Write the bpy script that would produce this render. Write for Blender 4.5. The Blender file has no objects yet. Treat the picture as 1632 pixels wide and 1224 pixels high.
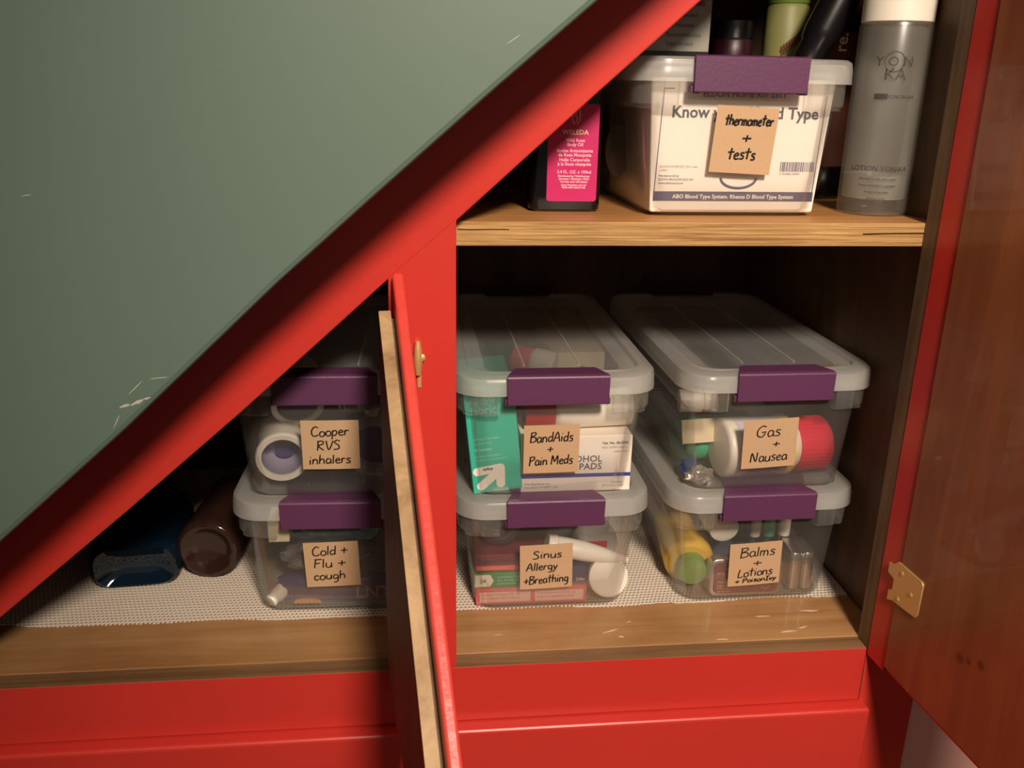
import bpy, bmesh, math, random
from mathutils import Vector, Matrix
random.seed(7)
C = bpy.context.scene.collection
PI = math.pi

# ------------------------------------------------------------------ camera
sc = bpy.context.scene
Rm = ((0.9944, -0.1036, 0.0195), (-0.0146, -0.3185, -0.9478), (0.1044, 0.9422, -0.3183))
right = Vector(Rm[0]).normalized(); fwd = Vector(Rm[2]).normalized()
up = right.cross(fwd).normalized(); fwd = up.cross(right).normalized()
cam = bpy.data.cameras.new('camera'); cam.sensor_width = 36.0; cam.lens = 1440 / 1632 * 36.0
cam.clip_start = 0.01
co = bpy.data.objects.new('camera', cam); C.objects.link(co)
M = Matrix((right, up, -fwd)).transposed().to_4x4(); M.translation = Vector((0, -0.70, 0))
co.matrix_world = M
sc.camera = co

# ------------------------------------------------------------------ light
w = bpy.data.worlds.new('room_air'); sc.world = w; w.use_nodes = True
w.node_tree.nodes['Background'].inputs[0].default_value = (1.0, 0.86, 0.72, 1)
w.node_tree.nodes['Background'].inputs[1].default_value = 0.12
ld = bpy.data.lights.new('ceiling_lamp_light', 'SPOT'); ld.energy = 188; ld.shadow_soft_size = 0.13
ld.spot_size = math.radians(53); ld.spot_blend = 1.0
ld.color = (1.0, 0.84, 0.68)
lo = bpy.data.objects.new('ceiling_lamp_light', ld); C.objects.link(lo); lo.location = (0.30, -1.45, 0.84)
lo.rotation_euler = (Vector((0.26, 0.0, -0.29))-lo.location).to_track_quat('-Z', 'Y').to_euler()
sc.view_settings.view_transform = 'Standard'; sc.view_settings.look = 'None'
sc.view_settings.gamma = 1; sc.view_settings.use_curve_mapping = False
sc.view_settings.exposure = 0.0
try:
    sc.cycles.transparent_max_bounces = 40; sc.cycles.max_bounces = 10
except Exception: pass

# ------------------------------------------------------------------ materials
def srgb(r, g, b):
    f = lambda c: (c/255/12.92) if c/255 <= .04045 else ((c/255+.055)/1.055)**2.4
    return (f(r), f(g), f(b), 1)
def newmat(name):
    m = bpy.data.materials.new(name); m.use_nodes = True
    return m, m.node_tree, m.node_tree.nodes['Principled BSDF']
def setin(p, k, v):
    if k in p.inputs: p.inputs[k].default_value = v
_mc = {}
def mat(name, col, rough=.5, metal=0, var=.06, scale=40, bump=0, coat=0, spec=.5):
    if name in _mc: return _mc[name]
    m, t, p = newmat(name)
    tc = t.nodes.new('ShaderNodeTexCoord'); n = t.nodes.new('ShaderNodeTexNoise')
    n.inputs['Scale'].default_value = scale; n.inputs['Detail'].default_value = 4
    t.links.new(tc.outputs['Object'], n.inputs['Vector'])
    mx = t.nodes.new('ShaderNodeMix'); mx.data_type = 'RGBA'
    mx.inputs[6].default_value = tuple(c*(1-var) for c in col[:3])+(1,)
    mx.inputs[7].default_value = tuple(min(1, c*(1+var)) for c in col[:3])+(1,)
    t.links.new(n.outputs['Fac'], mx.inputs[0]); t.links.new(mx.outputs[2], p.inputs['Base Color'])
    setin(p, 'Roughness', rough); setin(p, 'Metallic', metal); setin(p, 'Coat Weight', coat); setin(p, 'Specular IOR Level', spec)
    if bump:
        b = t.nodes.new('ShaderNodeBump'); b.inputs['Strength'].default_value = bump; b.inputs['Distance'].default_value = .001
        t.links.new(n.outputs['Fac'], b.inputs['Height']); t.links.new(b.outputs[0], p.inputs['Normal'])
    _mc[name] = m; return m
def wood(name, c1, c2, stretch=(3, 60, 60), rough=.5, scale=1, dark=None, coat=0, bump=.2, knot=None):
    if name in _mc: return _mc[name]
    m, t, p = newmat(name)
    L = t.links
    tc = t.nodes.new('ShaderNodeTexCoord'); mp = t.nodes.new('ShaderNodeMapping')
    mp.inputs['Scale'].default_value = stretch; L.new(tc.outputs['Object'], mp.inputs['Vector'])
    n = t.nodes.new('ShaderNodeTexNoise'); n.inputs['Scale'].default_value = scale; n.inputs['Detail'].default_value = 6
    n.inputs['Roughness'].default_value = .65; n.inputs['Distortion'].default_value = .8
    L.new(mp.outputs[0], n.inputs['Vector'])
    r = t.nodes.new('ShaderNodeValToRGB'); e = r.color_ramp
    e.elements[0].position = .3; e.elements[0].color = c2; e.elements[1].position = .68; e.elements[1].color = c1
    if dark:
        x = e.elements.new(.22); x.color = dark
    L.new(n.outputs['Fac'], r.inputs[0])
    n2 = t.nodes.new('ShaderNodeTexNoise'); n2.inputs['Scale'].default_value = 9; n2.inputs['Detail'].default_value = 3
    L.new(tc.outputs['Object'], n2.inputs['Vector'])
    mx = t.nodes.new('ShaderNodeMix'); mx.data_type = 'RGBA'; mx.blend_type = 'MULTIPLY'; mx.inputs[0].default_value = .55
    r2 = t.nodes.new('ShaderNodeValToRGB'); r2.color_ramp.elements[0].position = .3; r2.color_ramp.elements[0].color = (.62, .55, .5, 1)
    r2.color_ramp.elements[1].position = .65
    L.new(n2.outputs['Fac'], r2.inputs[0]); L.new(r.outputs[0], mx.inputs[6]); L.new(r2.outputs[0], mx.inputs[7])
    out = mx.outputs[2]
    if knot:
        for (kx, ky, kz, kr) in knot:
            vm = t.nodes.new('ShaderNodeVectorMath'); vm.operation = 'SUBTRACT'; vm.inputs[1].default_value = (kx, ky, kz)
            L.new(tc.outputs['Object'], vm.inputs[0])
            ln = t.nodes.new('ShaderNodeVectorMath'); ln.operation = 'LENGTH'; L.new(vm.outputs[0], ln.inputs[0])
            mr = t.nodes.new('ShaderNodeMapRange'); mr.inputs[1].default_value = kr*.5; mr.inputs[2].default_value = kr
            mr.inputs[3].default_value = .75; mr.inputs[4].default_value = 0; L.new(ln.outputs['Value'], mr.inputs[0])
            m2 = t.nodes.new('ShaderNodeMix'); m2.data_type = 'RGBA'; m2.inputs[7].default_value = srgb(70, 50, 25)
            L.new(mr.outputs[0], m2.inputs[0]); L.new(out, m2.inputs[6]); out = m2.outputs[2]
    L.new(out, p.inputs['Base Color'])
    b = t.nodes.new('ShaderNodeBump'); b.inputs['Strength'].default_value = bump; b.inputs['Distance'].default_value = .001
    L.new(n.outputs['Fac'], b.inputs['Height']); L.new(b.outputs[0], p.inputs['Normal'])
    setin(p, 'Roughness', rough); setin(p, 'Coat Weight', coat)
    _mc[name] = m; return m
def clear(name, col, trans=.7, rough=.25, gloss=.08, tint=(1, 1, 1, 1), lucent=.4):
    """see-through plastic: part clear, part cloudy, a little shine"""
    if name in _mc: return _mc[name]
    m, t, p = newmat(name); t.nodes.remove(p); L = t.links
    out = t.nodes['Material Output']
    tr = t.nodes.new('ShaderNodeBsdfTransparent'); tr.inputs[0].default_value = tint
    df = t.nodes.new('ShaderNodeBsdfDiffuse'); df.inputs[0].default_value = col
    tl = t.nodes.new('ShaderNodeBsdfTranslucent'); tl.inputs[0].default_value = col
    gl = t.nodes.new('ShaderNodeBsdfGlossy'); gl.inputs['Roughness'].default_value = rough
    a = t.nodes.new('ShaderNodeMixShader'); a.inputs[0].default_value = lucent
    L.new(df.outputs[0], a.inputs[1]); L.new(tl.outputs[0], a.inputs[2])
    b = t.nodes.new('ShaderNodeMixShader')
    tc = t.nodes.new('ShaderNodeTexCoord'); n = t.nodes.new('ShaderNodeTexNoise'); n.inputs['Scale'].default_value = 14
    L.new(tc.outputs['Object'], n.inputs['Vector'])
    mr = t.nodes.new('ShaderNodeMapRange'); mr.inputs[3].default_value = trans-.05; mr.inputs[4].default_value = min(1, trans+.05)
    L.new(n.outputs['Fac'], mr.inputs[0]); L.new(mr.outputs[0], b.inputs[0])
    L.new(a.outputs[0], b.inputs[1]); L.new(tr.outputs[0], b.inputs[2])
    fr = t.nodes.new('ShaderNodeFresnel'); fr.inputs[0].default_value = 1.45
    ma = t.nodes.new('ShaderNodeMath'); ma.operation = 'MULTIPLY_ADD'; ma.inputs[1].default_value = .38; ma.inputs[2].default_value = gloss*.3
    ma.use_clamp = True
    L.new(fr.outputs[0], ma.inputs[0])
    c = t.nodes.new('ShaderNodeMixShader'); L.new(ma.outputs[0], c.inputs[0]); L.new(b.outputs[0], c.inputs[1]); L.new(gl.outputs[0], c.inputs[2])
    L.new(c.outputs[0], out.inputs[0])
    _mc[name] = m; return m

RED = mat('red_gloss_paint', srgb(200, 55, 46), .34, var=.07, scale=12, bump=.25, spec=.45)
REDW = mat('red_worn_paint', srgb(212, 70, 60), .36, var=.12, scale=90, bump=.5)
GREEN = mat('sage_green_paint', srgb(93, 112, 101), .5, var=.03, scale=9, bump=.3)
PINKW = mat('white_wall_paint', srgb(226, 172, 162), .7, var=.04, scale=12, bump=.2)
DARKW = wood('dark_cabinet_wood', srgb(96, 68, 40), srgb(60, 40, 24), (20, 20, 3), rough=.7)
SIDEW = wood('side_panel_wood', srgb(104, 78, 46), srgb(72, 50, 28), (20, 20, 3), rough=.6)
STRIPW = wood('stile_bare_wood', srgb(140, 116, 84), srgb(104, 80, 52), (60, 60, 4), rough=.65)
DECKW = wood('deck_plywood', srgb(190, 146, 98), srgb(158, 112, 68), (3, 40, 60), rough=.38, coat=.15, bump=.15)
DECKE = wood('deck_edge_wood', srgb(150, 116, 78), srgb(100, 70, 44), (3, 120, 60), rough=.5, bump=.4)
SHELFT = wood('shelf_plywood', srgb(196, 142, 84), srgb(170, 118, 66), (3, 50, 60), rough=.5, bump=.15)
SHELFE = wood('plywood_edge_grain', srgb(214, 172, 108), srgb(140, 96, 50), (11, 60, 560), rough=.6, dark=srgb(60, 36, 18), bump=1.0)
DOORW = wood('varnished_door_wood', srgb(168, 98, 56), srgb(128, 70, 40), (26, 26, 2.2), rough=.42, coat=.25, bump=.1,
             knot=((.4340, -.118, -.437, .006), (.4355, -.128, -.433, .004), (.4362, -.141, -.4275, .0055)))
PLYE = wood('door_plywood_edge', srgb(196, 164, 120), srgb(140, 106, 68), (30, 30, 6), rough=.6, bump=.7)
PLYD = wood('door_plywood_core', srgb(132, 106, 78), srgb(84, 62, 42), (30, 30, 6), rough=.7, bump=.6)
DOORIN = wood('small_door_inner_wood', srgb(112, 64, 38), srgb(74, 38, 22), (26, 26, 3), rough=.6, coat=0, bump=.3)
BRASS = mat('brass', srgb(226, 190, 128), .42, metal=.55, var=.08, scale=200, bump=.1)
PURPLE = mat('purple_plastic', srgb(92, 50, 84), .45, var=.04, scale=300, bump=.15)
TUB = clear('clear_tub_plastic', (.86, .86, .80, 1), trans=.968, rough=.18)
COLLAR = clear('cloudy_tub_rim', (.86, .86, .80, 1), trans=.87, rough=.2)
LID = clear('frosted_lid_plastic', (.92, .92, .88, 1), trans=.69, rough=.25)
LIDC = clear('lid_panel_plastic', (.92, .92, .88, 1), trans=.82, rough=.22)
KRAFT = mat('kraft_paper', srgb(198, 163, 126), .85, var=.05, scale=300, bump=.2)
INK = mat('black_ink', srgb(18, 14, 14), .5)
WHITE = mat('white_plastic', srgb(238, 230, 214), .4, var=.03)
WHITEP = mat('white_card', srgb(244, 232, 218), .75, var=.02)
CREAM = mat('cream_card', srgb(226, 208, 170), .7)
TEAL = mat('teal_card', srgb(58, 186, 158), .5, var=.03)
BLUEP = mat('blue_print', srgb(52, 66, 150), .6)
GREYP = mat('grey_print', srgb(92, 84, 98), .6)
GREYL = mat('light_grey_print', srgb(150, 140, 138), .6)
REDC = mat('red_plastic', srgb(212, 40, 62), .35)
REDD = mat('dark_red_plastic', srgb(176, 40, 38), .4)
PINKC = mat('pink_card', srgb(224, 96, 100), .6)
PALEP = mat('pale_print', srgb(240, 205, 196), .7)
GREENC = mat('green_card', srgb(48, 142, 66), .6)
MAROON = mat('maroon_print', srgb(122, 46, 52), .5)
NAVY = mat('navy_card', srgb(52, 48, 84), .5)
SLATE = mat('slate_fabric', srgb(74, 82, 100), .6, var=.15, scale=60, bump=.5)
YELL = mat('yellow_plastic', srgb(226, 184, 70), .35)
LIME = mat('lime_green_plastic', srgb(124, 158, 74), .4)
OLIVE = mat('dark_green_plastic', srgb(84, 124, 60), .4)
MINT = mat('green_bottle_plastic', srgb(70, 176, 128), .35)
SILV = mat('brushed_tin', srgb(206, 200, 194), .28, metal=.9, var=.05, scale=120)
FOIL = mat('crumpled_foil', srgb(220, 214, 206), .22, metal=.8, var=.3, scale=120, bump=.8)
MAG = mat('magenta_label', srgb(196, 34, 100), .4, var=.04)
BLACKG = mat('dark_glass', srgb(14, 12, 12), .12)
BLACK = mat('black_plastic', srgb(16, 14, 16), .3)
LAV = mat('lavender_plastic', srgb(160, 152, 176), .4)
INDIGO = mat('indigo_plastic', srgb(64, 58, 104), .35)
ORANGE = mat('orange_print', srgb(224, 150, 70), .6)
BRLAB = mat('brown_label', srgb(86, 46, 32), .6)
BAG = mat('teal_film', srgb(84, 140, 156), .22, var=.25, scale=50, bump=1.0)
BLUEG = clear('blue_bottle_glass', (.006, .022, .042, 1), trans=.25, rough=.06, gloss=.2, tint=(.35, .6, .8, 1), lucent=.3)
BROWNG = clear('brown_bottle_plastic', (.075, .034, .024, 1), trans=.25, rough=.10, gloss=.2, tint=(.7, .45, .35, 1), lucent=.5)
FROST = clear('frosted_glass', (.62, .60, .52, 1), trans=.80, rough=.25, gloss=.15, lucent=.5)
LIQ = clear('bottle_liquid', (.80, .82, .74, 1), trans=.45, rough=.3, gloss=.0, lucent=.5)
CLR = clear('clear_plastic', (.6, .6, .6, 1), trans=.86, rough=.06, gloss=.3)

def liner_mat():
    m, t, p = newmat('white_mesh_liner'); L = t.links
    out = t.nodes['Material Output']
    tc = t.nodes.new('ShaderNodeTexCoord'); sp = t.nodes.new('ShaderNodeSeparateXYZ'); L.new(tc.outputs['Object'], sp.inputs[0])
    def mth(op, a, b=None, c=None):
        n = t.nodes.new('ShaderNodeMath'); n.operation = op
        for i, v in enumerate((a, b, c)):
            if v is None: continue
            if isinstance(v, (int, float)): n.inputs[i].default_value = v
            else: L.new(v, n.inputs[i])
        return n.outputs[0]
    P = .0050
    yy = mth('DIVIDE', sp.outputs[1], P); row = mth('FLOOR', yy)
    off = mth('MULTIPLY', mth('MODULO', mth('ABSOLUTE', row), 2), .5)
    xx = mth('ADD', mth('DIVIDE', sp.outputs[0], .0041), off)
    u = mth('SUBTRACT', mth('FRACT', mth('ADD', xx, 1000)), .5); v = mth('SUBTRACT', mth('FRACT', mth('ADD', yy, 1000)), .5)
    d = mth('SQRT', mth('ADD', mth('POWER', u, 2), mth('POWER', mth('MULTIPLY', v, .95), 2)))
    mr = t.nodes.new('ShaderNodeMapRange'); mr.inputs[1].default_value = .28; mr.inputs[2].default_value = .36
    L.new(d, mr.inputs[0])
    bp = t.nodes.new('ShaderNodeBump'); bp.inputs['Strength'].default_value = 1; bp.inputs['Distance'].default_value = .0012
    L.new(d, bp.inputs['Height']); L.new(bp.outputs[0], p.inputs['Normal'])
    p.inputs['Base Color'].default_value = srgb(232, 222, 208); setin(p, 'Roughness', .8)
    tr = t.nodes.new('ShaderNodeBsdfTransparent'); mx = t.nodes.new('ShaderNodeMixShader')
    L.new(mr.outputs[0], mx.inputs[0]); L.new(tr.outputs[0], mx.inputs[1]); L.new(p.outputs[0], mx.inputs[2]); L.new(mx.outputs[0], out.inputs[0])
    return m
LINER = liner_mat()

# ------------------------------------------------------------------ helpers
def obj(name, bm, mats, parent=None, smooth=None, bevel=0, seg=2):
    me = bpy.data.meshes.new(name)
    bmesh.ops.recalc_face_normals(bm, faces=bm.faces[:]) if bm.faces else None
    bm.to_mesh(me); bm.free()
    if not isinstance(mats, (list, tuple)): mats = [mats]
    for m in mats: me.materials.append(m)
    o = bpy.data.objects.new(name, me); C.objects.link(o)
    if parent is not None: o.parent = parent
    if smooth:
        for p in me.polygons: p.use_smooth = True
        try: me.set_sharp_from_angle(angle=math.radians(smooth))
        except Exception: pass
    if bevel:
        b = o.modifiers.new('bevel', 'BEVEL'); b.width = bevel; b.segments = seg; b.limit_method = 'ANGLE'; b.angle_limit = .6
    return o
def thing(name, label, cat, loc=(0, 0, 0), rotz=0, group=None):
    o = bpy.data.objects.new(name, None); C.objects.link(o); o.empty_display_size = .02
    o.location = loc; o.rotation_euler = (0, 0, rotz)
    return tag(o, label, cat, group)
def tag(o, label, cat, group=None):
    o['label'] = label; o['category'] = cat
    if group: o['group'] = group
    return o
def struct(name, bm, m, **k):
    o = obj(name, bm, m, **k); o['kind'] = 'structure'; return o
def T(*a):  # matrix at location with euler
    loc = a[0]; r = a[1] if len(a) > 1 else (0, 0, 0)
    from mathutils import Euler
    return Matrix.Translation(loc) @ Euler(r).to_matrix().to_4x4()
def box(bm, x0, x1, y0, y1, z0, z1, mi=0, mx=None):
    vs = [bm.verts.new((x, y, z)) for z in (z0, z1) for y in (y0, y1) for x in (x0, x1)]
    fs = [(0, 2, 3, 1), (4, 5, 7, 6), (0, 1, 5, 4), (2, 6, 7, 3), (0, 4, 6, 2), (1, 3, 7, 5)]
    for f in fs:
        q = bm.faces.new([vs[i] for i in f]); q.material_index = mi
    if mx is not None: bmesh.ops.transform(bm, matrix=mx, verts=vs)
    return vs
def prism(bm, pts, a, b, f, mi=0):
    """pts: 2D outline, f(p, q)->3D with q in (a, b)"""
    A = [bm.verts.new(f(p, a)) for p in pts]; B = [bm.verts.new(f(p, b)) for p in pts]
    n = len(pts)
    bm.faces.new(A).material_index = mi; bm.faces.new(B[::-1]).material_index = mi
    for i in range(n):
        bm.faces.new((A[i], A[(i+1) % n], B[(i+1) % n], B[i])).material_index = mi
    return A+B
XZ = lambda p, q: (p[0], q, p[1])
def rrect(wx, wy, r, n=6, cx=0, cy=0):
    """rounded rectangle outline half sizes wx, wy"""
    r = min(r, wx, wy); out = []
    for k, (sx, sy) in enumerate(((1, 1), (-1, 1), (-1, -1), (1, -1))):
        for i in range(n+1):
            a = PI/2*(k+i/n)
            out.append((cx+sx*(wx-r)+r*math.cos(a), cy+sy*(wy-r)+r*math.sin(a)))
    return out
def loft(bm, rings, cap0=True, cap1=True, closed=False, mi=None, mx=None):
    R = [[bm.verts.new(p) for p in r] for r in rings]; n = len(R[0])
    if mx is not None:
        for r in R: bmesh.ops.transform(bm, matrix=mx, verts=r)
    m = len(R)
    for j in range(m if closed else m-1):
        a, b = R[j], R[(j+1) % m]
        for i in range(n):
            f = bm.faces.new((a[i], a[(i+1) % n], b[(i+1) % n], b[i]))
            if mi is not None: f.material_index = mi[j] if isinstance(mi, (list, tuple)) else mi
    if cap0 and not closed: bm.faces.new(R[0][::-1]).material_index = (mi[0] if isinstance(mi, (list, tuple)) else mi) or 0
    if cap1 and not closed: bm.faces.new(R[-1]).material_index = (mi[-1] if isinstance(mi, (list, tuple)) else mi) or 0
def lathe(bm, prof, n=36, mx=None, mi=None, cap=True):
    rings = [[(max(r, 1e-5)*math.cos(2*PI*i/n), max(r, 1e-5)*math.sin(2*PI*i/n), z) for i in range(n)] for r, z in prof]
    loft(bm, rings, cap, cap, mi=mi, mx=mx)
def along(p0, p1):
    """matrix mapping +z to the direction p0->p1, origin p0"""
    d = Vector(p1)-Vector(p0); q = d.to_track_quat('Z', 'Y')
    return Matrix.Translation(p0) @ q.to_matrix().to_4x4()
def tube(bm, pts, r, n=6, flat=None, mi=0):
    pts = [Vector(p) for p in pts]
    rings = []
    for i, p in enumerate(pts):
        d = (pts[min(i+1, len(pts)-1)]-pts[max(i-1, 0)])
        if d.length < 1e-9: d = Vector((1, 0, 0))
        d.normalize()
        nrm = Vector((0, -1, 0)) if flat is not None else (Vector((0, 0, 1)) if abs(d.z) < .9 else Vector((1, 0, 0)))
        s = d.cross(nrm).normalized(); u = s.cross(d).normalized()
        k = flat if flat is not None else 1
        rings.append([p+s*r*math.cos(2*PI*j/n)+u*r*k*math.sin(2*PI*j/n) for j in range(n)])
    loft(bm, rings, mi=mi)

def text_bm(bm, s, size, mx, align='LEFT', mi=0, bold=0, thick=.0001, sx=1):
    cu = bpy.data.curves.new('t', 'FONT'); cu.body = s; cu.size = size; cu.align_x = align
    cu.extrude = thick; cu.offset = bold; cu.resolution_u = 2
    o = bpy.data.objects.new('t', cu); C.objects.link(o)
    bpy.context.view_layer.update()
    dg = bpy.context.evaluated_depsgraph_get()
    me = bpy.data.meshes.new_from_object(o.evaluated_get(dg))
    bpy.data.objects.remove(o); bpy.data.curves.remove(cu)
    n0 = len(bm.verts); f0 = len(bm.faces)
    bm.from_mesh(me); bpy.data.meshes.remove(me)
    bm.verts.ensure_lookup_table(); bm.faces.ensure_lookup_table()
    vs = bm.verts[n0:]
    bmesh.ops.transform(bm, matrix=mx @ Matrix.Scale(sx, 4, (1, 0, 0)), verts=vs)
    for f in bm.faces[f0:]: f.material_index = mi
# a plane facing the viewer (-y): local x -> x, local y -> z, local z -> -y
def face(x, y, z, rot=0, lean=0):
    return Matrix.Translation((x, y, z)) @ Matrix.Rotation(rot, 4, 'Y') @ Matrix.Rotation(PI/2-lean, 4, 'X')

# handwriting: strokes on a unit grid (cap height 1)
G = {
 't': (.5, [[(.22, 1), (.2, .5), (.2, 0)], [(-.05, .62), (.48, .68)]]),
 'h': (.56, [[(.08, 1), (.05, .5), (.05, 0)], [(.05, .35), (.25, .55), (.4, .42), (.42, 0)]]),
 'e': (.5, [[(.05, .28), (.38, .36), (.28, .55), (.08, .42), (.08, .12), (.25, 0), (.45, .1)]]),
 'r': (.42, [[(.06, .55), (.06, 0)], [(.06, .3), (.18, .52), (.38, .5)]]),
 'm': (.74, [[(.05, .55), (.05, 0)], [(.05, .35), (.18, .55), (.3, .4), (.3, 0)], [(.3, .35), (.45, .55), (.58, .4), (.6, 0)]]),
 'o': (.52, [[(.25, .55), (.06, .42), (.06, .1), (.24, 0), (.42, .12), (.42, .42), (.25, .55)]]),
 '+': (.6, [[(.28, .72), (.26, .12)], [(0, .4), (.54, .44)]]),
 's': (.46, [[(.38, .52), (.15, .55), (.1, .38), (.32, .22), (.3, .03), (.02, 0)]]),
 'B': (.66, [[(.08, 1), (.05, 0)], [(.0, .96), (.4, 1.02), (.5, .8), (.1, .55)], [(.1, .55), (.52, .48), (.5, .1), (0, 0)]]),
 'a': (.54, [[(.4, .5), (.15, .55), (.04, .25), (.15, 0), (.38, .15), (.42, .5)], [(.42, .5), (.42, .12), (.52, .02)]]),
 'n': (.56, [[(.05, .55), (.05, 0)], [(.05, .35), (.25, .55), (.4, .4), (.42, 0)]]),
 'd': (.56, [[(.4, .45), (.18, .52), (.04, .25), (.15, 0), (.4, .15)], [(.44, 1), (.42, 0)]]),
 'A': (.72, [[(0, 0), (.34, 1), (.6, 0)], [(.1, .38), (.54, .42)]]),
 'i': (.26, [[(.08, .52), (.08, 0)], [(.1, .78), (.12, .82)]]),
 'P': (.62, [[(.08, 1), (.05, 0)], [(0, .92), (.42, 1), (.5, .72), (.1, .48)]]),
 'M': (.86, [[(.04, 0), (.1, 1), (.36, .3), (.64, 1), (.7, 0)]]),
 'S': (.62, [[(.5, .9), (.25, 1.02), (.06, .78), (.4, .46), (.42, .1), (.02, .02)]]),
 'u': (.54, [[(.05, .55), (.06, .1), (.25, 0), (.4, .2), (.42, .55)], [(.42, .5), (.44, 0)]]),
 'l': (.24, [[(.09, 1), (.08, 0)]]),
 'g': (.54, [[(.4, .5), (.15, .55), (.05, .28), (.18, .05), (.4, .2), (.42, .5)], [(.42, .5), (.4, -.25), (.1, -.38)]]),
 'y': (.5, [[(.04, .55), (.2, .1)], [(.42, .55), (.22, 0), (.02, -.38)]]),
 'G': (.78, [[(.62, .9), (.35, 1), (.06, .6), (.12, .1), (.45, 0), (.62, .35)], [(.36, .42), (.68, .45)]]),
 'N': (.78, [[(.06, 0), (.1, .95), (.5, .05), (.58, 1)]]),
 'L': (.56, [[(.14, 1), (.05, .04), (.5, .1)]]),
 'I': (.46, [[(.2, 1), (.18, 0)], [(0, 1), (.42, 1)], [(0, 0), (.4, 0)]]),
 'v': (.44, [[(.03, .55), (.18, 0), (.38, .55)]]),
 'V': (.66, [[(.03, 1), (.28, 0), (.6, 1)]]),
 'C': (.68, [[(.56, .88), (.3, 1), (.05, .6), (.12, .1), (.4, 0), (.6, .15)]]),
 'p': (.52, [[(.06, .55), (.04, -.38)], [(.06, .42), (.25, .56), (.42, .35), (.28, .02), (.06, .08)]]),
 'R': (.68, [[(.08, 1), (.05, 0)], [(0, .94), (.42, 1), (.46, .68), (.1, .48), (.55, 0)]]),
 'F': (.58, [[(.12, 1), (.05, 0)], [(.05, .98), (.55, 1.0)], [(.08, .52), (.42, .55)]]),
 'c': (.46, [[(.4, .45), (.2, .56), (.05, .3), (.15, 0), (.42, .08)]]),
 'h2': (.5, []), ' ': (.34, []),
}
def smooth_pts(p, k=4):
    if len(p) < 3: return p
    out = []
    for i in range(len(p)-1):
        p0 = p[max(i-1, 0)]; p1 = p[i]; p2 = p[i+1]; p3 = p[min(i+2, len(p)-1)]
        for j in range(k):
            t = j/k
            out.append(tuple(.5*((2*p1[a])+(-p0[a]+p2[a])*t+(2*p0[a]-5*p1[a]+4*p2[a]-p3[a])*t*t+(-p0[a]+3*p1[a]-3*p2[a]+p3[a])*t**3) for a in (0, 1)))
    out.append(p[-1]); return out
def handwriting(bm, s, x, z, h, width, slope=.03, slant=.08, r=.00066):
    """write s centred at x, baseline z, cap height h, fitted to width; on the plane y=0 facing -y"""
    adv = sum(G[c][0] for c in s); k = width/adv
    X = x-width/2
    for c in s:
        a, st = G[c]
        jz = random.uniform(-.04, .04)*h
        for q in st:
            pts = [(X+(u*k)+slant*v*h, 0, z+(v*h)+jz+(X-x)*slope) for u, v in smooth_pts(q)]
            tube(bm, pts, r, 6, flat=.35)
        X += a*k

# ------------------------------------------------------------------ the cabinet under the stairs
cab = thing('understair_cabinet', 'red painted built-in cabinet with a sloping top rail under the stairs', 'cabinet')
def polyl(P):
    def f(x):
        for (a, za), (b, zb) in zip(P, P[1:]):
            if x <= b or (b, zb) == P[-1]: return za+(zb-za)*(x-a)/(b-a)
    return f
RP = [(-.3528, -.4381), (-.2403, -.3433), (-.1433, -.2590), (-.0709, -.1939), (-.0221, -.1497), (.0356, -.0998), (.0948, -.0462), (.1387, -.0064), (.2116, .0587)]
GP_ = [(-.2858, -.3070), (-.1940, -.2259), (-.0895, -.1280), (-.0299, -.0754), (.0451, -.0101), (.1128, .0473)]
RL = polyl(RP)           # lower edge of the sloping rail
GL = polyl(GP_)          # lower edge of the green stair wall (at its front face)
bm = bmesh.new()
prism(bm, [(-.75, RL(-.75))]+RP+[(.50, RL(.50)), (.50, RL(.50)+.12), (-.75, RL(-.75)+.12)], 0, .02, XZ)
obj('diagonal_rail', bm, RED, cab, bevel=.0012)
bm = bmesh.new()
prism(bm, [(-.0215, -.5085), (.0318, -.5085), (.0318, RL(.0318)+.001), (-.0215, RL(-.0215)+.001)], .0001, .0200, XZ)
obj('divider_stile', bm, RED, cab, bevel=.0008)
bm = bmesh.new(); box(bm, .4255, .4825, 0, .02, -.95, .34)
for f in bm.faces:
    if f.calc_center_median().x < .426: f.material_index = 1
obj('right_stile', bm, [RED, STRIPW], cab, bevel=.0006)
bm = bmesh.new(); box(bm, -.75, .4250, 0, .0198, -.5675, -.5088)
for f in bm.faces:
    if f.calc_center_median().z > -.509: f.material_index = 1
obj('bottom_rail', bm, [RED, DECKE], cab, bevel=.0007)
bm = bmesh.new(); box(bm, -.75, .4315, -.0140, .0195, -.95, -.5685)
obj('base_panel', bm, RED, cab, bevel=.0035, seg=3)
bm = bmesh.new(); box(bm, -.72, .4500, .0202, .47, -.526, -.5086)
obj('deck_board', bm, DECKW, cab, bevel=.001)
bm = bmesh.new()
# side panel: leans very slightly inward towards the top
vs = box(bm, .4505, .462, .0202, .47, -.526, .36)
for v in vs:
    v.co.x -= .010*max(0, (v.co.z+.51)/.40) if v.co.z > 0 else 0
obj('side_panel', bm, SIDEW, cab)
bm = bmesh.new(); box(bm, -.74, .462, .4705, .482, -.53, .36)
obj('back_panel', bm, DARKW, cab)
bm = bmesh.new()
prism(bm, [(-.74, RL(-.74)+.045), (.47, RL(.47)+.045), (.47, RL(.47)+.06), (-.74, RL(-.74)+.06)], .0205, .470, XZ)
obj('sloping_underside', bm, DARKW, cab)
bm = bmesh.new(); box(bm, .005, .4385, .0205, .4695, -.1262, -.1066)
for f in bm.faces:
    if f.normal.y < -.5 or f.calc_center_median().y < .021: f.material_index = 1
sh = obj('shelf', bm, [SHELFT, SHELFE], cab, bevel=.0008)
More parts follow.
